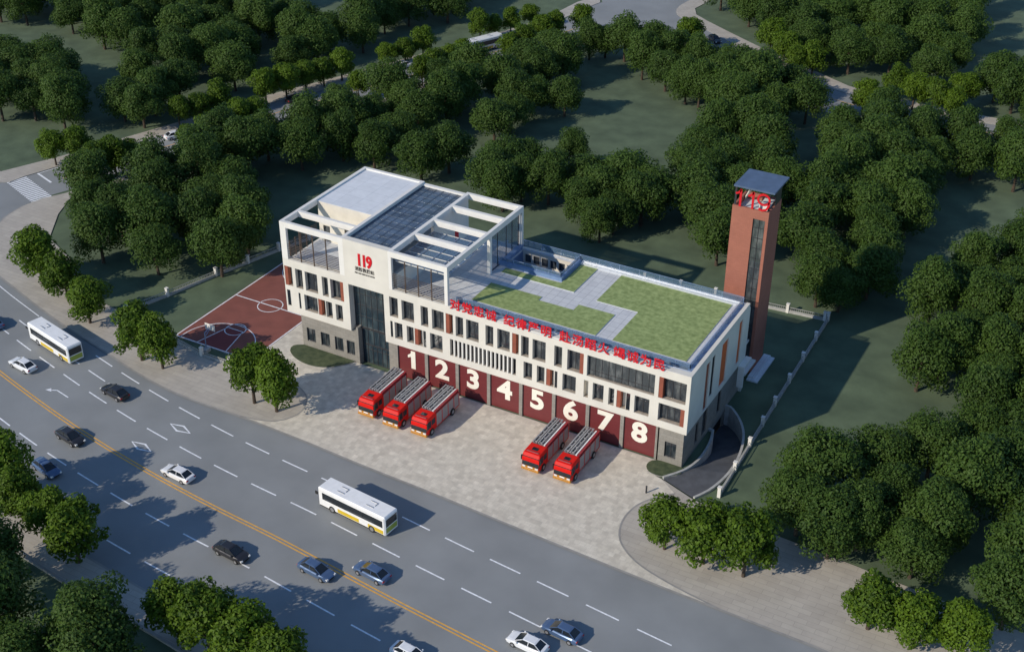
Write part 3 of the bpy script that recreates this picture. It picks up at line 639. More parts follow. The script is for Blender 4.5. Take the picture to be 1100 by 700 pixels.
# lettering
for i, ch in enumerate('119'):
    text_obj('letter', ch, Matrix.Translation((13.45+i*.82, -.03, 16.75)) @ FRONT, 2.45, 0.05, LETTER, B, bold=0.10, sx=0.80)
text_obj('sign_text', '消防救援站', Matrix.Translation((14.25, -.02, 15.85)) @ FRONT, .68, 0.02, INK, B, bold=0.012, sx=0.95)
text_obj('sign_text', 'FIRE AND RESCUE STATION', Matrix.Translation((14.25, -.02, 15.35)) @ FRONT, .30, 0.02, INK, B, bold=0.006, sx=0.88)
for gx, word in ((27.95,'对党忠诚'),(36.15,'纪律严明'),(44.35,'赴汤蹈火'),(52.0,'竭诚为民')):
    for i, ch in enumerate(word):
        text_obj('letter', ch, Matrix.Translation((gx+.9+i*1.82, -.12, 14.32)) @ FRONT, 1.70, 0.07, LETTER, B, bold=0.022)
m = MB(); m.box(27.8, 59.4, -.05, .0-.001, 14.12, 14.22, COPING); m.build('letter_rail', B)

# ------------------------------------------------------------------ tower
ORG.x, ORG.y, ORG.z = 59.7, 28.15, 0
Tw = empty('hose_tower', tuple(ORG), 0, 'tall red brick hose training tower with 119 on top behind the station', 'tower')
tx0, tx1, ty0, ty1, tz = 57.1, 62.27, 25.62, 30.7, 25.64
m = MB()
m.slab(tx0, tx1, 0, tz, [(60.15,61.85,2.6,24.3)], .3, lambda u, d, z: (u, ty0+d, z), BRICK)
m.slab(tx0, tx1, 0, tz, [], .3, lambda u, d, z: (u, ty1-d, z), BRICK)
m.slab(ty0+.301, ty1-.301, 0, tz, [], .3, lambda u, d, z: (tx1-d, u, z), BRICK)
m.slab(ty0+.301, ty1-.301, 0, tz, [], .3, lambda u, d, z: (tx0+d, u, z), BRICK)
m.build('brick_wall', Tw)
window(60.15, 61.85, 2.6, 24.3, ty0+.14, fF, Tw, 2, [4.4+1.55*k for k in range(13)], pmat=PANEB, fw=.09)
MB().box(tx0+.301, tx1-.301, ty0+.301, ty1-.301, tz-1.1, tz-.9, ROOFSLAB).build('deck', Tw)
for x, y in ((tx0+.1,ty0+.25),(tx1-.35,ty0+.25),(tx0+.1,ty1-.35),(tx1-.35,ty1-.35)): MB().box(x, x+.22, y, y+.22, tz, 28.6, FRAME).build('roof_post', Tw)
MB().box(tx1-.12, tx1-.02, 28.0, ty1-.36, tz, 28.6, FRAME).build('dark_screen', Tw)
MB().box(57.2, 62.9, 25.1, 30.95, 28.6, 28.85, CAPBLUE).build('roof_slab', Tw)
m = MB(); m.beam((tx0+.3,ty1-1.0,tz-.8),(tx0+2.2,ty0+1.5,28.5),.22,.22,CREAM); m.build('brace', Tw)
m = MB(); m.box(tx1-1.9, tx1-.5, ty0+1.4, ty1-1.2, tz-.9, tz+.2, WHITE2); m.build('water_tank', Tw)
def stroke(pts, x, z, w, y=ty0-.08):
    m = MB(); n_ = len(pts); l = offset(pts, -w/2); r = offset(pts, w/2)
    v = [(x+p[0], y+d, z+p[1]) for d in (0,.14) for q in (l, r) for p in q]
    f = []
    for i in range(n_-1): f += [(i,i+1,n_+i+1,n_+i),(2*n_+i,3*n_+i,3*n_+i+1,2*n_+i+1),(i,2*n_+i,2*n_+i+1,i+1),(n_+i,n_+i+1,3*n_+i+1,3*n_+i)]
    return m.add(v, f, LETTER)
one = [(-.60,1.72),(-.30,1.86),(-.05,2.10),(.08,2.45),(.10,2.2),(.10,0)]
nine = [(.80*math.cos(R(a)), 1.68+.74*math.sin(R(a))) for a in range(-20, 341, 20)] + [(.80,1.5),(.74,.9),(.45,.32),(-.1,.10),(-.62,.28)]
for i, g_ in enumerate((None, None, nine)):
    if g_: stroke(g_, 61.35, tz+.02, .28).build('numeral', Tw)
    else:
        m = stroke([(-.58,1.78),(-.22,1.92),(.02,2.2),(.10,2.45)], 58.0+i*1.75, tz+.02, .26); m.box(58.0+i*1.75-.02, 58.0+i*1.75+.28, ty0-.08, ty0+.06, tz+.02, tz+2.47, LETTER); m.build('numeral', Tw)
ORG.x = ORG.y = ORG.z = 0
m = MB(); m.box(62.35, 64.0, 23.8, 31.2, 0, .22, ROOFSLAB); m.box(62.35, 63.4, 24.4, 31.2, .221, .42, ROOFSLAB)
tag(m.build('entrance_step'), 'pale stone step platform at the foot of the brick tower', 'step')

# ------------------------------------------------------------------ fences, hoop
def fence(label, pts, every, group=None, h=0.95, ph=1.45, pw=0.42):
    ORG.x, ORG.y, ORG.z = pts[0][0], pts[0][1], 0
    f = empty('boundary_fence', tuple(ORG), 0, label, 'fence', group)
    w = MB(); b = MB(); posts = []
    for a, c in zip(pts, pts[1:]):
        a = Vector(a); c = Vector(c); Ld = (c-a).length; n_ = max(1, round(Ld/every)); d = (c-a)/Ld
        w.beam((*a, .2), (*c, .2), .30, .40, CONC)
        b.beam((*a, h), (*c, h), .07, .07, CONC); b.beam((*a, .5), (*c, .5), .05, .05, CONC)
        k = 0.15
        while k < Ld: p = a+d*k; b.beam((p.x,p.y,.4),(p.x,p.y,h), .035, .035, CONC); k += .30
        for k in range(n_): posts.append(a.lerp(c, k/n_))
    posts.append(Vector(pts[-1]))
    w.build('base_wall', f); b.build('railing', f)
    for p in posts:
        m = MB(); m.box(p.x-pw/2, p.x+pw/2, p.y-pw/2, p.y+pw/2, 0, ph, WHITE2); m.box(p.x-pw/2-.05, p.x+pw/2+.05, p.y-pw/2-.05, p.y+pw/2+.05, ph, ph+.12, WHITE2); m.build('post', f)
    ORG.x = ORG.y = ORG.z = 0
    return f
fence('pale concrete fence with square posts running beside the garage ramp and right lawn', [(68.6,-2.7),(68.3,9.0),(68.0,19.7),(67.5,45.5)], 5.9, 'boundary fences of the station')
fence('pale concrete fence along the back lawn behind the brick tower', [(67.0,45.4),(44,43.5),(20,42),(-13,40)], 6.4, 'boundary fences of the station')
fence('pale concrete fence between the basketball court and the left woods', [(-27.3,-5.3),(-25.2,1.5),(-22.9,10.4),(-19.4,22.2),(-13.5,39.5)], 7.2, 'boundary fences of the station')
fence('low pale fence between basketball court and sidewalk', [(-27.0,-5.7),(-16,-8.0),(-9.0,-9.3),(-3.9,-9.3)], 5.6, 'boundary fences of the station', h=.8)
ORG.x, ORG.y = 60.4, -6.6
bo = MB(); bo.tube((60.4,-6.6,HP),(60.4,-6.6,1.15),.11,.11,FRAME,10); bo.tube((60.4,-6.6,1.15),(60.4,-6.6,1.22),.13,.09,FRAME,10)
ob = bo.build('bollard'); ob.location = (60.4,-6.6,0); tag(ob, 'dark metal bollard on the forecourt edge left of the right-hand sidewalk trees', 'bollard')
ORG.x = ORG.y = 0
h = empty('basketball_hoop', (-9.35,-7.9,0.0), 0, 'tall basketball hoop with white backboard at the near end of the red court', 'basketball hoop')
m = MB(); m.bevbox(-.45,.45,-.6,.5,.0,.55,.06,CONC); m.build('base', h)
m = MB(); m.tube((0,0,.5),(0,.1,3.1),.09,.08,RAILMETAL); m.beam((0,.1,3.1),(0,1.25,3.35),.1,.12,RAILMETAL); m.beam((0,.05,2.4),(0,1.2,3.1),.06,.06,RAILMETAL); m.build('pole', h)
m = MB(); m.box(-.9,.9,1.3,1.35,2.9,3.95,WHITE2); m.box(-.3,.3,1.351,1.36,3.05,3.5,LETTER); m.box(-.25,.25,1.361,1.365,3.1,3.45,WHITE2); m.build('backboard', h)
m = MB()
for k in range(14): a = 2*math.pi*k/14; b_ = 2*math.pi*(k+1)/14; m.tube((.23*math.cos(a),1.65+.23*math.sin(a),3.05),(.23*math.cos(b_),1.65+.23*math.sin(b_),3.05),.015,.015,ORANGE,5)
m.build('rim', h)

# ------------------------------------------------------------------ vehicles
def wheel(parent, x, y, r, w, name='wheel'):
    m = MB(); m.tube((x,y-w/2,r),(x,y+w/2,r),r,r,TYRE,16); m.tube((x,y-w/2-.012,r),(x,y+w/2+.012,r),r*.62,r*.62,RIM,12); return m.build(name, parent)
def loft(st, mt, capz=True):
    """stations (x, w, zb, zm, zt, wt) -> closed body of 10-point sections"""
    m = MB(); v = []
    for x, w, zb, zm, zt, wt in st:
        v += [(x,-w*.92,zb),(x,-w,zb+.12),(x,-w,zm),(x,-wt,zt-.03),(x,-wt*.7,zt),(x,wt*.7,zt),(x,wt,zt-.03),(x,w,zm),(x,w,zb+.12),(x,w*.92,zb)]
    f = []
    for k in range(len(st)-1):
        for i in range(10): f.append((k*10+i, k*10+(i+1)%10, k*10+10+(i+1)%10, k*10+10+i))
    f.append(tuple(range(9,-1,-1))); f.append(tuple(range(len(v)-10, len(v))))
    return m.add(v, f, mt)
def make_car(p):
    c = empty('car')
    body = loft([(-2.34,.70,.36,.62,.72,.60),(-2.26,.82,.26,.72,.90,.72),(-1.75,.88,.22,.80,.98,.76),(-1.0,.90,.22,.82,.95,.80),(0.0,.90,.22,.82,.94,.80),(1.0,.89,.22,.80,.93,.78),(1.75,.87,.22,.74,.84,.74),(2.22,.80,.26,.62,.70,.66),(2.34,.66,.34,.52,.58,.54)], p)
    body.build('body', c, smooth=False)
    g_ = MB(); v = []
    for x, w, z in ((-1.95,.70,.95),(1.28,.72,.92),(-1.22,.56,1.40),(.32,.57,1.41)): v += [(x,-w,z),(x,w,z)]
    g_.add(v, [(0,2,6,4),(1,5,7,3),(0,4,5,1),(2,3,7,6)], CARGLASS); g_.build('windows', c)
    r_ = MB(); v = [(-1.26,-.57,1.40),(.36,-.585,1.405),(.36,.585,1.405),(-1.26,.57,1.40),(-1.08,-.46,1.455),(.16,-.47,1.465),(.16,.47,1.465),(-1.08,.46,1.455)]
    r_.add(v, [(0,1,5,4),(1,2,6,5),(2,3,7,6),(3,0,4,7),(4,5,6,7),(3,2,1,0)], p)
    for s in (-1, 1):
        r_.beam((-1.98,s*.705,.95),(-1.22,s*.57,1.41),.07,.05,p); r_.beam((1.30,s*.725,.92),(.32,s*.58,1.42),.07,.05,p); r_.beam((-.4,s*.725,.94),(-.45,s*.58,1.42),.08,.04,p)
    r_.build('roof', c)
    for s in (-1, 1):
        MB().bevbox(2.05,2.345,s*.64-.16,s*.64+.16,.50,.68,.03,LAMPM).build('headlight', c)
        MB().bevbox(-2.34,-2.2,s*.62-.18,s*.62+.18,.62,.80,.03,TAIL).build('tail_light', c)
        MB().bevbox(.82,1.0,s*.97-.09,s*.97+.09,.92,1.06,.03,p).build('mirror', c)
        for x in (-1.42, 1.42): wheel(c, x, s*.82, .32, .22)
    m = MB(); m.box(2.30,2.36,-.35,.35,.36,.50,TYRE); m.build('grille', c)
    return c
protos = {}
CARS = [ # x, y, rz, colour, label
 (-29.2,-24.3,math.pi-.12,'white','white sedan leftmost on the road, beside the yellow centre line'),
 (-12.8,-23.0,math.pi-.16,'black','black sedan in the far lanes between the white bus and the diamond markings'),
 (-10.5,-33.7,-.17,'black','black sedan in the near lanes just below the double yellow line at left'),
 (-8.2,-40.1,-.20,'blue','slate blue sedan near the shade of the lower left street trees'),
 (7.2,-32.75,math.pi-.07,'white','white sedan just above the double yellow line near the white diamonds'),
 (22.7,-41.1,-.08,'black','black sedan in the near lanes straddling a dashed lane line'),
 (33.2,-38.7,-.11,'blue','blue sedan touching the double yellow line from the near side'),
 (39.0,-35.9,math.pi-.11,'blue','blue sedan just above the double yellow line below the larger white bus'),
 (62.4,-33.55,math.pi-.09,'blue','blue sedan at the bottom right overtaking a white sedan'),
 (60.0,-37.0,math.pi-.06,'white','white sedan at the bottom edge beside the blue sedan'),
 (49.9,-44.6,-.10,'white','white car roof just peeping in at the bottom edge of the photo'),
 (-42.2,-18.1,math.pi-.26,'blue','blue sedan cut by the left edge, ahead of the bus'),
 (-66.6,50.3,1.2,'white','white car half hidden by trees on the wooded side road, nearest the zebra crossing'),
 (-57.6,77.6,1.2,'black','dark car in a gap between trees on the wooded side road'),
 (-49.0,106.0,1.22,'white','small white car at the upper left road behind the middle woods, farther one'),
 (-46.0,97.4,1.22,'white','small white car at the upper left road, half under the kerbside trees'),
 (5.0,157.3,-.75,'black','dark car on the back road close to the upper junction'),
 (31.0,142.2,-.5,'white','white car tucked under the trees on the back road')]
for x, y, rz, colr, lab in CARS:
    if colr not in protos: protos[colr] = c = make_car({'white':CARWHITE,'black':CARBLACK,'blue':CARBLUE}[colr])
    else: c = copy_tree(protos[colr])
    c.location = (x, y, .012); c.rotation_euler = (0,0,rz); tag(c, lab, 'car', 'cars driving on the roads')
def make_bus():
    b = empty('bus')
    m = MB(); m.bevbox(-5.3,5.3,-1.25,1.25,.38,3.05,.16,BUSWHITE); m.build('body', b)
    for s in (-1, 1):
        w = MB(); y0, y1 = sorted((s*1.245, s*1.262)); w.box(-4.9,4.6,y0,y1,1.45,2.45,CARGLASS); o = w.build('side_window', b)
        w = MB(); y0, y1 = sorted((s*1.262, s*1.272))
        for k in range(7): w.box(-4.9+1.55*k-.03,-4.9+1.55*k+.03,y0,y1,1.46,2.44,TYRE)
        w.build('window_posts', o)
        w = MB(); y0, y1 = sorted((s*1.245, s*1.258)); w.box(-5.0,-2.6,y0,y1,.5,1.05,BUSYEL); w.build('yellow_stripe', b); MB().box(-1.2,2.2,y0,y1,.5,1.05,BUSYEL).build('yellow_stripe', b)
        w = MB(); y0, y1 = sorted((s*1.2, s*1.256)); w.box(-5.1,5.1,y0,y1,.30,.44,TYRE); w.build('skirt', b)
    MB().box(5.285,5.315,-1.05,1.05,1.2,2.7,CARGLASS).build('windscreen', b)
    MB().box(-5.315,-5.285,-1.0,1.0,1.5,2.6,CARGLASS).build('rear_window', b)
    MB().box(-5.312,-5.285,-1.0,1.0,.6,1.35,LIME).build('rear_panel', b)
    for x in (-2.4, 2.2):
        m = MB(); m.box(x-.55,x+.55,-.5,-.42,3.051,3.14,ALUM); m.box(x-.55,x+.55,.42,.5,3.051,3.14,ALUM); m.box(x-.55,x-.47,-.42,.1,3.051,3.12,ALUM); m.build('roof_vent', b)
    for s in (-1, 1):
        for x in (-3.2, 3.1): wheel(b, x, s*1.12, .48, .3)
        MB().bevbox(5.25,5.33,s*.85-.2,s*.85+.2,.7,.9,.02,LAMPM).build('headlight', b)
        MB().bevbox(5.2,5.6,s*1.35-.06,s*1.35+.06,2.0,2.4,.02,TYRE).build('mirror', b)
    return b
b0 = make_bus(); BUSES = [(31.6,-28.0,math.pi-.10,'white city bus with yellow stripes on the road in front of the forecourt'),
 (-28.7,-18.3,math.pi-.22,'white city bus with yellow stripes at the left near the corner trees'),
 (-39.6,124.6,1.17,'distant white bus on the wooded side road at the top')]
for i, (x, y, rz, lab) in enumerate(BUSES):
    c = b0 if i == 0 else copy_tree(b0)
    c.location = (x,y,.012); c.rotation_euler = (0,0,rz); tag(c, lab, 'bus', 'white city buses')

def make_engine():
    t = empty('fire_engine')
    m = MB(); ys = [(-4.2,.55,2.1),(-4.14,.5,2.35),(-3.9,.5,2.78),(-3.6,.5,2.86),(-1.9,.5,2.90),(-1.85,.5,2.88)]
    v = []
    for y, zb, zt in ys:
        w = 1.22; v += [(-w,y,zb),(w,y,zb),(w,y,zt-.14),(w-.14,y,zt),(-w+.14,y,zt),(-w,y,zt-.14)]
    f = [(k*6+i, k*6+(i+1)%6, k*6+6+(i+1)%6, k*6+6+i) for k in range(5) for i in range(6)] + [(5,4,3,2,1,0), tuple(range(30,36))]
    m.add(v, f, FIRERED); m.build('cab', t)
    m = MB(); m.add([(-1.21,-4.24,1.08),(1.21,-4.24,1.08),(1.17,-4.148,2.40),(-1.17,-4.148,2.40)], [(0,1,2,3)], CARGLASS)
    m.add([(-1.17,-4.25,1.02),(1.17,-4.25,1.02),(1.17,-4.248,1.12),(-1.17,-4.248,1.12)], [(0,1,2,3)], TYRE); m.build('windscreen', t)
    for s in (-1, 1):
        m = MB(); x0, x1 = sorted((s*1.215, s*1.235)); m.box(x0,x1,-4.12,-3.1,1.35,2.42,CARGLASS); m.box(x0,x1,-2.95,-2.1,1.5,2.35,CARGLASS); m.build('side_window', t)
        MB().bevbox(s*1.38-.07,s*1.38+.07,-4.15,-3.95,1.6,2.3,.03,TYRE).build('mirror', t)
        MB().bevbox(s*.9-.22,s*.9+.22,-4.33,-4.19,.78,.98,.02,LAMPM).build('headlight', t)
    m = MB(); m.bevbox(-1.25,1.25,-4.42,-4.0,.42,.78,.06,AMBER); m.build('bumper', t)
    m = MB(); m.box(-.95,.95,-4.27,-4.19,.80,1.0,AMBER); m.box(-.35,.35,-4.30,-4.20,.81,.97,BUSWHITE); m.build('grille', t)
    MB().bevbox(-.42,.42,-3.2,-2.6,2.88,2.97,.05,CARGLASS).build('roof_hatch', t)
    m = MB(); m.bevbox(-.9,.9,-3.72,-3.5,2.86,2.98,.04,MAROON); m.build('light_bar', t)
    m = MB(); m.box(-1.18,1.18,-1.78,4.15,.62,2.62,SHUTTER); m.box(-1.2,1.2,-1.8,4.18,.5,.62,FIRERED)
    for y in (-1.8, -.32, 1.2, 2.7, 4.04): m.box(-1.205,1.205,y,y+.12,.621,2.619,FIRERED)
    m.box(-1.21,1.21,-1.80,4.17,2.621,2.76,MAROON); m.box(-1.06,1.06,-1.7,4.08,2.761,2.80,DECKGREY); m.box(-1.04,-.98,-1.6,4.0,2.801,2.9,TYRE)
    m.build('body', t)
    for x in (-.72, .02):
        m = MB()
        for q in (-.22, .22): m.box(x+q-.085,x+q+.085,-1.75,4.3,2.98,3.12,ALUM)
        y = -1.6
        while y < 4.2: m.box(x-.14,x+.14,y,y+.16,3.0,3.06,ALUM); y += 1.15
        m.box(x-.28,x+.28,-1.2,-1.05,2.80,2.979,TYRE); m.box(x-.28,x+.28,3.3,3.45,2.80,2.979,TYRE)
        m.build('ladder', t)
    m = MB(); m.box(-.44,-.28,-1.7,1.6,2.801,2.9,TYRE); m.bevbox(-.35,.0,1.8,3.2,2.801,2.98,.04,TYRE); m.build('equipment_locker', t)
    m = MB(); m.box(.55,.72,-1.7,4.2,2.801,2.96,BUSWHITE); m.box(.86,1.1,-1.75,4.22,2.801,3.02,MAROON); m.build('hose_rail', t)
    for s in (-1, 1):
        for y in (-3.0, 2.3):
            m = MB(); m.tube((s*1.16-.16,y,.52),(s*1.16+.16,y,.52),.52,.52,TYRE,16); m.tube((s*1.16-.17,y,.52),(s*1.16+.172,y,.52),.28,.28,RIM,12); m.build('wheel', t)
    return t
e0 = make_engine()
for i, (x, y, lab) in enumerate([(20.7,-6.2,'red fire engine parked leftmost, in front of door 1'),(24.95,-6.6,'red fire engine parked second from the left, in front of door 2'),
    (29.3,-6.4,'red fire engine parked third from the left, towards door 3'),(45.8,-5.9,'red fire engine parked in front of door 6, left one of the right pair'),(50.25,-5.7,'red fire engine parked rightmost, in front of door 7')]):
    c = e0 if i == 0 else copy_tree(e0); c.location = (x, y, HP+.004); tag(c, lab, 'fire engine', 'fire engines parked on the forecourt')
TREES = {
 's_corner': [(-45.4,-5.1),(-37.8,-7.1),(-29.8,-10.5)],
 's_court': [(-15.7,-14.5),(-11.6,-14.7)],
 's_apron': [(5.3,-15.1),(9.2,-15.2)],
 's_right_near': [(66.6,-15.2),(71.5,-15.3),(76.4,-15.1)],
 's_right_far': [(91.3,-16.4),(96.4,-16.7),(101.3,-16.1)],
 's_south_left': [(-8.4,-46.7),(-3.2,-48.6),(2.7,-50.0),(8.1,-50.8)],
 's_south_mid': [(26.5,-54.4),(31.4,-55.0),(36.1,-54.8),(40.2,-54.6)],
 's_westkerb_a': [(-77.1,28.8),(-74.0,32.1)],
 's_westkerb_b': [(-69.5,54.7),(-67.1,58.3),(-66.0,63.6)],
 's_westkerb_c': [(-62.1,73.2),(-60.4,77.9),(-59.2,83.1),(-57.5,87.3),(-56.2,92.1)],
 's_westkerb_d': [(-52.0,104.2),(-50.1,108.1),(-48.7,113.3)],
 's_westkerb_e': [(-42.7,128.9),(-41.0,133.0),(-39.5,137.9),(-37.8,144.6)],
 's_eastkerb_a': [(-64.9,27.9),(-63.9,30.9),(-62.8,33.6)],
 's_eastkerb_b': [(-57.7,45.0),(-57.2,49.0),(-56.4,53.2),(-55.7,56.9),(-54.6,60.9)],
 's_eastkerb_c': [(-46.9,85.0),(-39.1,97.9),(-39.5,103.7),(-39.0,108.8),(-37.9,113.0)],
 's_eastkerb_d': [(-30.3,121.0),(-29.2,126.0),(-28.8,133.8),(-27.8,139.0),(-24.3,145.8)],
 's_backroad_s': [(2.3,148.6),(7.6,138.4)],
 's_backroad_n': [(20.1,152.9),(25.2,147.1),(29.5,144.0),(32.5,145.7)],
 's_backroad_e': [(52.2,141.2),(56.8,137.6),(60.8,136.9),(65.3,135.3),(65.3,143.7)],
 's_backroad_m': [(48.3,130.3),(52.6,126.8)],
 'w_pair': [(-13.5,57.3),(-10.8,62.7)],
 'w_roofclump': [(1.6,56.6),(1.1,63.7),(3.4,66.9),(5.8,53.6),(6.8,58.6)],
 'w_single_a': [(11.6,60.0)],
 'w_single_b': [(8.5,74.7)],
 'w_shadow': [(-4.7,98.2)],
 'w_row': [(-10.7,95.3),(-13.4,93.8),(-10.6,79.4),(-10.1,85.2)],
 'w_arc': [(-15.2,131.1),(-12.6,134.1),(-7.7,134.0),(-1.2,134.8),(4.8,131.2),(14.3,116.9),(7.7,121.5),(17.5,116.3)],
 'w_clump9': [(17.1,64.5),(20.3,56.7),(22.2,60.8),(26.6,55.3),(25.8,51.5),(23.9,65.7),(29.4,60.6),(30.0,65.2)],
 'w_edge': [(64.5,48.6),(68.0,48.9),(70.7,54.8),(70.5,60.7)],
 'w_bend': [(81.1,52.1),(86.1,37.5),(84.1,33.0),(94.0,33.3),(94.0,27.7)],
 'w_front': [(79.3,-5.1),(79.3,2.1),(83.9,-7.3),(86.3,-4.1),(93.2,-5.8),(94.5,-0.4),(85.5,8.8)],
 'w_sw': [(2.2,-57.6),(6.8,-61.3),(10.8,-64.7),(17.2,-67.5),(20.7,-61.3),(24.6,-63.9)],
 'w_low_left': [(104.1,-9.2),(104.3,-2.3)],
 'f_nw_corner': [(-158.1,87.1),(-144.2,85.0),(-149.1,93.1),(-135.5,91.0),(-158.5,99.2),(-139.4,98.8),(-145.4,107.9),(-148.1,100.3),(-129.9,85.8),(-162.6,93.2),(-151.4,83.4)],
 'f_nw_band': [(-122.6,106.7),(-111.2,116.5),(-90.6,79.0),(-77.2,63.7),(-66.5,97.5),(-80.5,87.4),(-106.6,80.5),(-102.7,96.8),(-72.6,75.9),(-90.3,66.4),(-121.7,115.8),(-69.3,105.6),(-101.2,104.3),(-124.1,96.9),(-113.0,99.8),(-96.5,74.4),(-104.5,111.8),(-85.7,100.8),(-97.3,87.4),(-111.2,91.2),(-133.3,105.1),(-84.9,73.1),(-87.7,92.6),(-111.5,125.4),(-137.8,111.1),(-102.6,120.6),(-129.9,111.8),(-68.1,90.2),(-91.8,105.5),(-76.7,106.4),(-95.0,112.4),(-115.6,81.5),(-73.9,99.5),(-121.8,88.4),(-94.5,96.3),(-82.3,80.2),(-111.8,107.1),(-85.3,109.1),(-132.0,97.7)],
 'f_west': [(-97.7,49.4),(-102.7,39.3),(-87.5,41.5),(-111.8,45.4),(-118.2,55.5),(-104.2,49.1),(-97.0,42.7),(-108.2,58.6),(-91.8,46.6),(-111.3,53.0),(-102.4,55.5),(-117.6,49.0)],
 'f_west2': [(-81.1,51.5),(-75.4,50.9),(-77.8,56.8)],
 'f_north': [(-67.9,147.8),(-81.5,144.3),(-81.6,137.5),(-72.2,127.1),(-55.9,160.5),(-62.9,140.9),(-74.5,134.0),(-63.1,155.8),(-74.6,140.9),(-63.6,130.4),(-56.7,137.2),(-66.4,115.2),(-65.6,122.8),(-59.9,148.0),(-62.5,109.3)],
 'f_court': [(-43.2,30.9),(-21.9,10.7),(-48.4,37.5),(-52.8,13.6),(-42.1,42.7),(-43.7,50.5),(-45.1,12.8),(-34.4,23.9),(-31.3,16.7),(-57.9,19.7),(-31.2,6.1),(-44.9,21.8),(-41.8,4.7),(-50.1,26.6),(-37.1,12.0),(-22.8,18.5),(-50.5,45.3),(-36.1,31.1),(-27.5,23.9)],
 'f_middle': [(-24.0,88.6),(-23.0,81.7),(-41.1,71.1),(-36.5,81.7),(-35.1,63.3),(-39.8,58.0),(-15.9,106.6),(-35.5,50.2),(-29.0,102.5),(-23.4,65.3),(-20.8,112.2),(-30.6,91.5),(-20.0,119.7),(-30.2,77.9),(-32.7,70.3),(-31.2,57.4),(-19.4,97.8),(-24.4,73.6),(-13.4,114.8),(-24.0,57.3)],
 'f_upper': [(34.3,113.3),(27.8,121.3),(12.3,128.9),(26.1,129.5),(19.3,122.3),(34.1,127.5),(28.3,110.8),(39.7,119.0),(19.9,129.5),(0.5,125.4),(24.2,115.5)],
 'f_tower': [(30.3,79.8),(46.1,53.6),(40.2,94.4),(35.9,74.1),(44.1,82.9),(42.3,71.8),(29.2,96.0),(42.6,60.8),(29.9,87.9),(48.1,66.3),(48.3,76.3),(37.0,82.4),(35.1,100.0),(37.2,67.0)],
 'f_towerright': [(64.2,97.1),(63.1,119.1),(56.7,111.6),(64.4,74.1),(71.3,115.6),(75.2,108.1),(64.7,111.2),(65.8,84.2),(58.1,61.6),(83.1,107.0),(57.0,87.2),(57.5,72.2),(78.7,118.3),(52.6,99.1),(67.2,67.5),(68.4,103.2),(68.8,91.2),(55.9,79.5),(55.5,119.6),(58.7,103.3),(85.8,114.2),(63.0,55.8),(50.7,106.8),(70.3,78.4),(57.7,94.1)],
 'f_ne': [(50.3,176.4),(13.4,178.0),(55.2,188.3),(51.7,167.0),(-3.4,190.7),(34.4,195.6),(27.5,183.6),(33.3,160.5),(58.5,161.8),(33.3,208.0),(10.2,189.2),(56.5,152.1),(18.5,203.1),(41.1,173.3),(41.5,199.6),(58.1,175.5),(46.9,155.8),(28.6,172.2),(19.3,184.8),(51.6,200.8),(6.5,181.6),(12.7,198.2),(45.7,212.1),(34.4,178.2),(38.9,151.4),(15.7,166.7),(8.3,171.4),(39.8,188.5),(18.6,192.4),(24.3,163.4),(-2.3,180.0),(25.5,195.6),(53.8,208.6),(41.1,163.7),(49.6,219.7),(48.4,192.3),(44.6,181.5),(21.1,175.2),(28.7,154.2)],
 'f_eastedge': [(77.4,160.1),(75.2,145.7),(76.7,152.1),(81.2,141.5),(70.7,150.5)],
 'f_east': [(92.6,56.8),(88.2,44.5),(83.5,59.0),(101.0,23.2),(98.2,44.0),(91.0,64.1),(88.8,75.0),(94.9,49.6),(91.4,80.9),(88.4,51.4),(100.6,30.1),(84.2,66.4),(93.7,70.1),(93.0,40.0),(99.3,37.5)],
 'f_southeast': [(104.2,6.2),(96.7,7.7),(90.3,14.1),(99.2,14.1),(94.9,20.4),(88.5,2.5)],
}

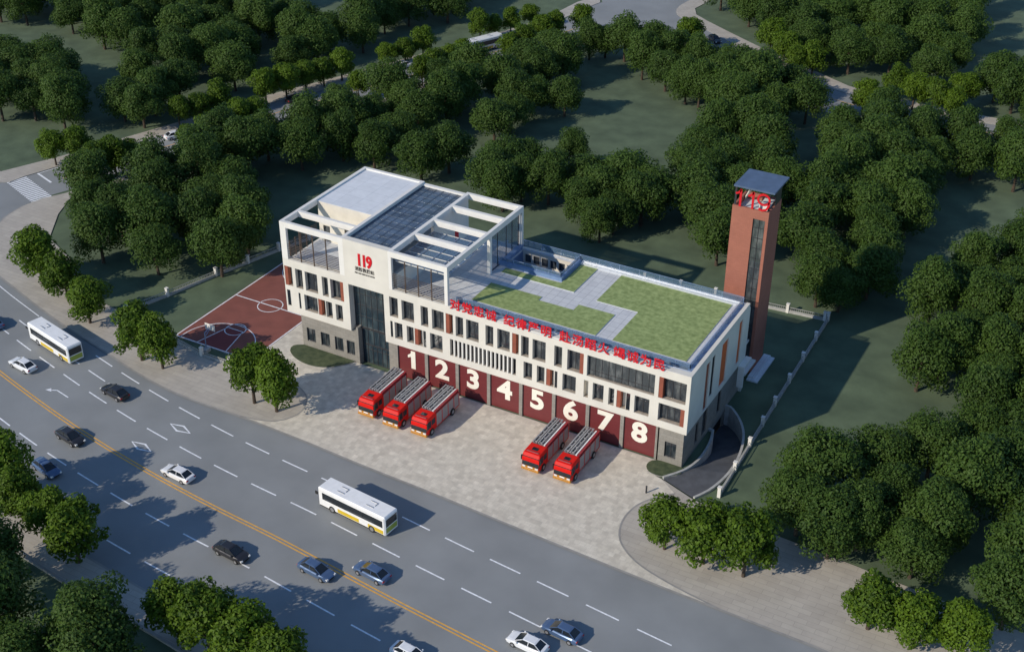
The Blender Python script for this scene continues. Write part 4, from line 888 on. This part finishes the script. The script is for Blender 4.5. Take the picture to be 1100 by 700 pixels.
# ------------------------------------------------------------------ trees
def crown_mesh(name, rx, rz, n_lobes, n_leaf, leaf, mt, seed):
    """leaf faces scattered over and through a cloud of lobes; crown centre at the origin"""
    g = np.random.default_rng(seed)
    d = g.normal(size=(n_lobes,3)); d /= np.linalg.norm(d, axis=1)[:,None]
    d[:,2] = np.where(d[:,2] < -.75, -d[:,2], d[:,2])
    rad = g.uniform(.46,.86,n_lobes)[:,None]
    lc = d*rad*np.array([rx,rx,rz]); lc = np.vstack([lc, [[0,0,0],[0,0,rz*.35]]]); lr = np.append(g.uniform(.20,.40,n_lobes)*rx*1.05, [rx*.66, rx*.58])
    w = lr**2; w /= w.sum(); k = g.choice(len(lr), n_leaf, p=w)
    q = g.normal(size=(n_leaf,3)); q /= np.linalg.norm(q, axis=1)[:,None]; q[:,2] = np.where((q[:,2] < -.3) & (g.random(n_leaf) < .35), -q[:,2], q[:,2])
    rr = lr[k]*np.where(g.random(n_leaf) < .25, g.uniform(.3,.9,n_leaf), g.uniform(.86,1.10,n_leaf))
    # ragged clumping on the lobe surface
    ph = np.sin(q[:,0]*7+k)*np.sin(q[:,1]*7+k*2)*np.sin(q[:,2]*7+k*3); rr *= 1+.10*ph
    P = lc[k] + q*rr[:,None]*np.array([1,1,.9])
    nrm = q + g.normal(size=(n_leaf,3))*.55 + np.array([0,0,.25]); nrm /= np.linalg.norm(nrm, axis=1)[:,None]
    t = np.cross(nrm, g.normal(size=(n_leaf,3))); t /= np.linalg.norm(t, axis=1)[:,None]; u = np.cross(nrm, t)
    s = leaf*g.uniform(.6,1.25,n_leaf)[:,None]
    V = np.stack([P-t*s*.9, P+u*s*.55, P+t*s*.95-nrm*s*.25, P-u*s*.55], 1).reshape(-1,3)
    F = np.arange(n_leaf*4).reshape(-1,4)
    me = bpy.data.meshes.new(name); me.from_pydata(V.tolist(), [], F.tolist()); me.materials.append(mt)
    at = me.attributes.new('leafv', 'FLOAT', 'FACE'); at.data.foreach_set('value', (g.random(n_leaf)*.8).tolist())
    me.update(); return me
def trunk_mesh(name, h, r, rx, seed):
    rd = random.Random(seed); m = MB(); lean = (rd.uniform(-.15,.15), rd.uniform(-.15,.15))
    top = (lean[0], lean[1], h*.62); m.tube((0,0,0),(lean[0]*.5,lean[1]*.5,h*.3), r*1.25, r*.9, BARK, 8); m.tube((lean[0]*.5,lean[1]*.5,h*.3), top, r*.9, r*.6, BARK, 8)
    for k in range(6):
        a = k*1.05+rd.random(); z = h*(.3+.06*k); l = rx*rd.uniform(.5,.75)
        m.tube((lean[0]*z/h,lean[1]*z/h,z), (math.cos(a)*l, math.sin(a)*l, z+l*.75), r*.42, r*.12, BARK, 6)
    m.tube(top, (lean[0]*1.5, lean[1]*1.5, h*.85), r*.6, r*.2, BARK, 6)
    me = bpy.data.meshes.new(name); me.from_pydata(m.v, [], m.f); me.materials.append(BARK); me.update(); return me
WV = [(crown_mesh('woodland_crown', 4.1+.15*(i%3), 4.0+.35*(i%2), 34+3*i, 11000, .205, LEAFW, 40+i), trunk_mesh('woodland_trunk', 8.6, .22, 3.4, i), 5.0) for i in range(5)]
SV = [(crown_mesh('street_crown', 3.5, 3.8+.2*(i%2), 26+2*i, 7000, .25, LEAFS, 90+i), trunk_mesh('street_trunk', 8.2, .19, 2.9, 9+i), 4.25) for i in range(4)]
CAM = Vector((107.648, -127.33, 102.736))
DESC = {
 's_corner': 'bright green street trees on the left corner plaza', 's_court': 'bright street trees on the sidewalk left of the court',
 's_apron': 'bright street trees between court and forecourt', 's_right_near': 'bright street trees on the right sidewalk by the ramp',
 's_right_far': 'bright street trees at the lower right corner', 's_south_left': 'bright kerb trees at the lower left edge', 's_south_mid': 'bright kerb trees along the bottom edge',
 's_westkerb_a': 'street trees beyond the zebra crossing', 's_westkerb_b': 'dark kerb trees beyond the white car at upper left', 's_westkerb_c': 'kerb tree row beyond the dark car at upper left',
 's_westkerb_d': 'kerb trees left of the distant bus', 's_westkerb_e': 'kerb trees just beyond the distant bus', 's_eastkerb_a': 'near kerb trees by the zebra crossing',
 's_eastkerb_b': 'near kerb trees below the dark car at upper left', 's_eastkerb_c': 'near kerb trees below the distant bus', 's_eastkerb_d': 'near kerb trees leading to the upper junction',
 's_backroad_s': 'leafy trees at the near corner of the upper junction', 's_backroad_n': 'yellowish kerb trees beyond the back road', 's_backroad_e': 'yellowish kerb trees at the right of the back road', 's_backroad_m': 'kerb trees at the middle of the back road',
 'w_pair': 'isolated pair behind the pavilion roof', 'w_roofclump': 'small clump behind the right pergola', 'w_single_a': 'lone tree right of the pergola clump', 'w_single_b': 'lone dark tree above the roof lawn clump',
 'w_shadow': 'lone tree casting a long shadow on the central meadow', 'w_row': 'loose row left of the central meadow', 'w_arc': 'arc of trees round the top of the central meadow', 'w_clump9': 'clump behind the turfed roof',
 'w_edge': 'wood edge right of the tower', 'w_bend': 'rounded wood edge right of the right lawn', 'w_front': 'wood front behind the lower right sidewalk', 'w_sw': 'dark wood in the lower left corner', 'w_low_left': 'trees at the lower right edge',
 'f_nw_corner': 'wood in the top left corner', 'f_nw_band': 'wide wood beyond the side road', 'f_west': 'wood at the left edge above the zebra', 'f_west2': 'few trees between the two left woods', 'f_north': 'wood at the top left of the distant bus',
 'f_court': 'big wood behind the basketball court', 'f_middle': 'long wood between side road and station', 'f_upper': 'wood above the tower along the back road', 'f_tower': 'wood directly behind the tower', 'f_towerright': 'wood right of the tower',
 'f_ne': 'big wood beyond the back road', 'f_eastedge': 'wood at the right edge below the far meadow', 'f_east': 'wood at the right edge', 'f_southeast': 'wood at the lower right', 'f_sw': 'wood at the bottom left'}
ORD = ['first','second','third','fourth','fifth','sixth','seventh','eighth','ninth','tenth','eleventh','twelfth','thirteenth','fourteenth','fifteenth']
ROW = ['front row','second row','third row','fourth row','fifth row','sixth row','seventh row']
def screen(x, y):
    ya = -.504; d = Vector((x, y, 5))-CAM; fw = Vector((math.sin(ya), math.cos(ya))); rt = Vector((math.cos(ya), -math.sin(ya)))
    a = d.x*fw.x+d.y*fw.y; b = d.x*rt.x+d.y*rt.y; return b/a, a
tr_ = random.Random(5)
for cl_, pts in TREES.items():
    street = cl_.startswith('s_'); V = SV if street else WV
    pts = sorted(pts, key=lambda p: screen(*p)[1]); n = len(pts); rows = 1 if n <= 8 else round(n/7)
    per = math.ceil(n/rows); desc = DESC[cl_]
    for r_i in range(rows):
        row = sorted(pts[r_i*per:(r_i+1)*per], key=lambda p: screen(*p)[0])
        for j, (x, y) in enumerate(row):
            crown, trunk, hc = V[tr_.randrange(len(V))]
            s = tr_.uniform(.90, 1.14)*((.82 if cl_[:3] in ('s_w','s_e') else 1.07 if cl_ in ('s_court','s_apron') else .94 if cl_.startswith('s_back') else 1.0) if street else (1.04 if cl_ in ('f_east','f_southeast','f_sw') or cl_[0] == 'w' else 1.15))
            t = empty('street_tree' if street else 'woodland_tree', (x, y, HP if street else 0), tr_.uniform(0, 6.28))
            t.scale = (s*tr_.uniform(.88,1.08), s*tr_.uniform(.90,1.10), s*tr_.uniform(.90,1.12))
            if n == 1: lab = desc
            elif rows == 1: lab = ('left tree of the two ' if j == 0 else 'right tree of the two ')+desc if n == 2 else ORD[j]+' from left of '+desc
            else: lab = ORD[j]+' tree from left, '+ROW[r_i]+' of '+desc
            tag(t, lab, 'tree', ('street trees: ' if street else 'woodland trees: ')+desc)
            for nm, me, z in (('crown', crown, hc), ('trunk', trunk, 0)):
                o = bpy.data.objects.new(nm, me); COL.objects.link(o); o.parent = t; o.location = (0,0,z)

# ------------------------------------------------------------------ camera and daylight
cam = bpy.data.cameras.new('camera'); co = bpy.data.objects.new('camera', cam); COL.objects.link(co); SC.camera = co
ya, pi_, ro_ = -.504, -.547, .006
fw = Vector((math.sin(ya)*math.cos(pi_), math.cos(ya)*math.cos(pi_), math.sin(pi_))); rt = Vector((math.cos(ya), -math.sin(ya), 0)); up = rt.cross(fw)
r2_ = rt*math.cos(ro_)+up*math.sin(ro_); u2_ = -rt*math.sin(ro_)+up*math.cos(ro_)
M = Matrix(((r2_.x,u2_.x,-fw.x,CAM.x),(r2_.y,u2_.y,-fw.y,CAM.y),(r2_.z,u2_.z,-fw.z,CAM.z),(0,0,0,1)))
co.matrix_world = M
cam.sensor_width = 36; cam.lens = 1398.75/1100*36; cam.clip_start = 1; cam.clip_end = 4000
sd = Vector((12.4, 22.0, -14.4)).normalized()
sl = bpy.data.lights.new('sun', 'SUN'); sl.energy = 3.8; sl.angle = R(.6); sl.color = (1.0, .90, .755)
so = bpy.data.objects.new('sun', sl); COL.objects.link(so); so.rotation_euler = sd.to_track_quat('-Z','Y').to_euler(); so.location = (0,0,120)
w = bpy.data.worlds.new('World'); SC.world = w; w.use_nodes = True; nt = w.node_tree
sky = nt.nodes.new('ShaderNodeTexSky'); sky.sky_type = 'NISHITA'; sky.sun_disc = False; sky.sun_elevation = R(29.7); sky.sun_rotation = R(209.4); sky.air_density = 1.0; sky.dust_density = 0; sky.ozone_density = 5
nt.links.new(sky.outputs[0], nt.nodes['Background'].inputs['Color']); nt.nodes['Background'].inputs['Strength'].default_value = .14
SC.view_settings.view_transform = 'Standard'; SC.view_settings.look = 'None'; SC.view_settings.gamma = 1; SC.view_settings.exposure = 0
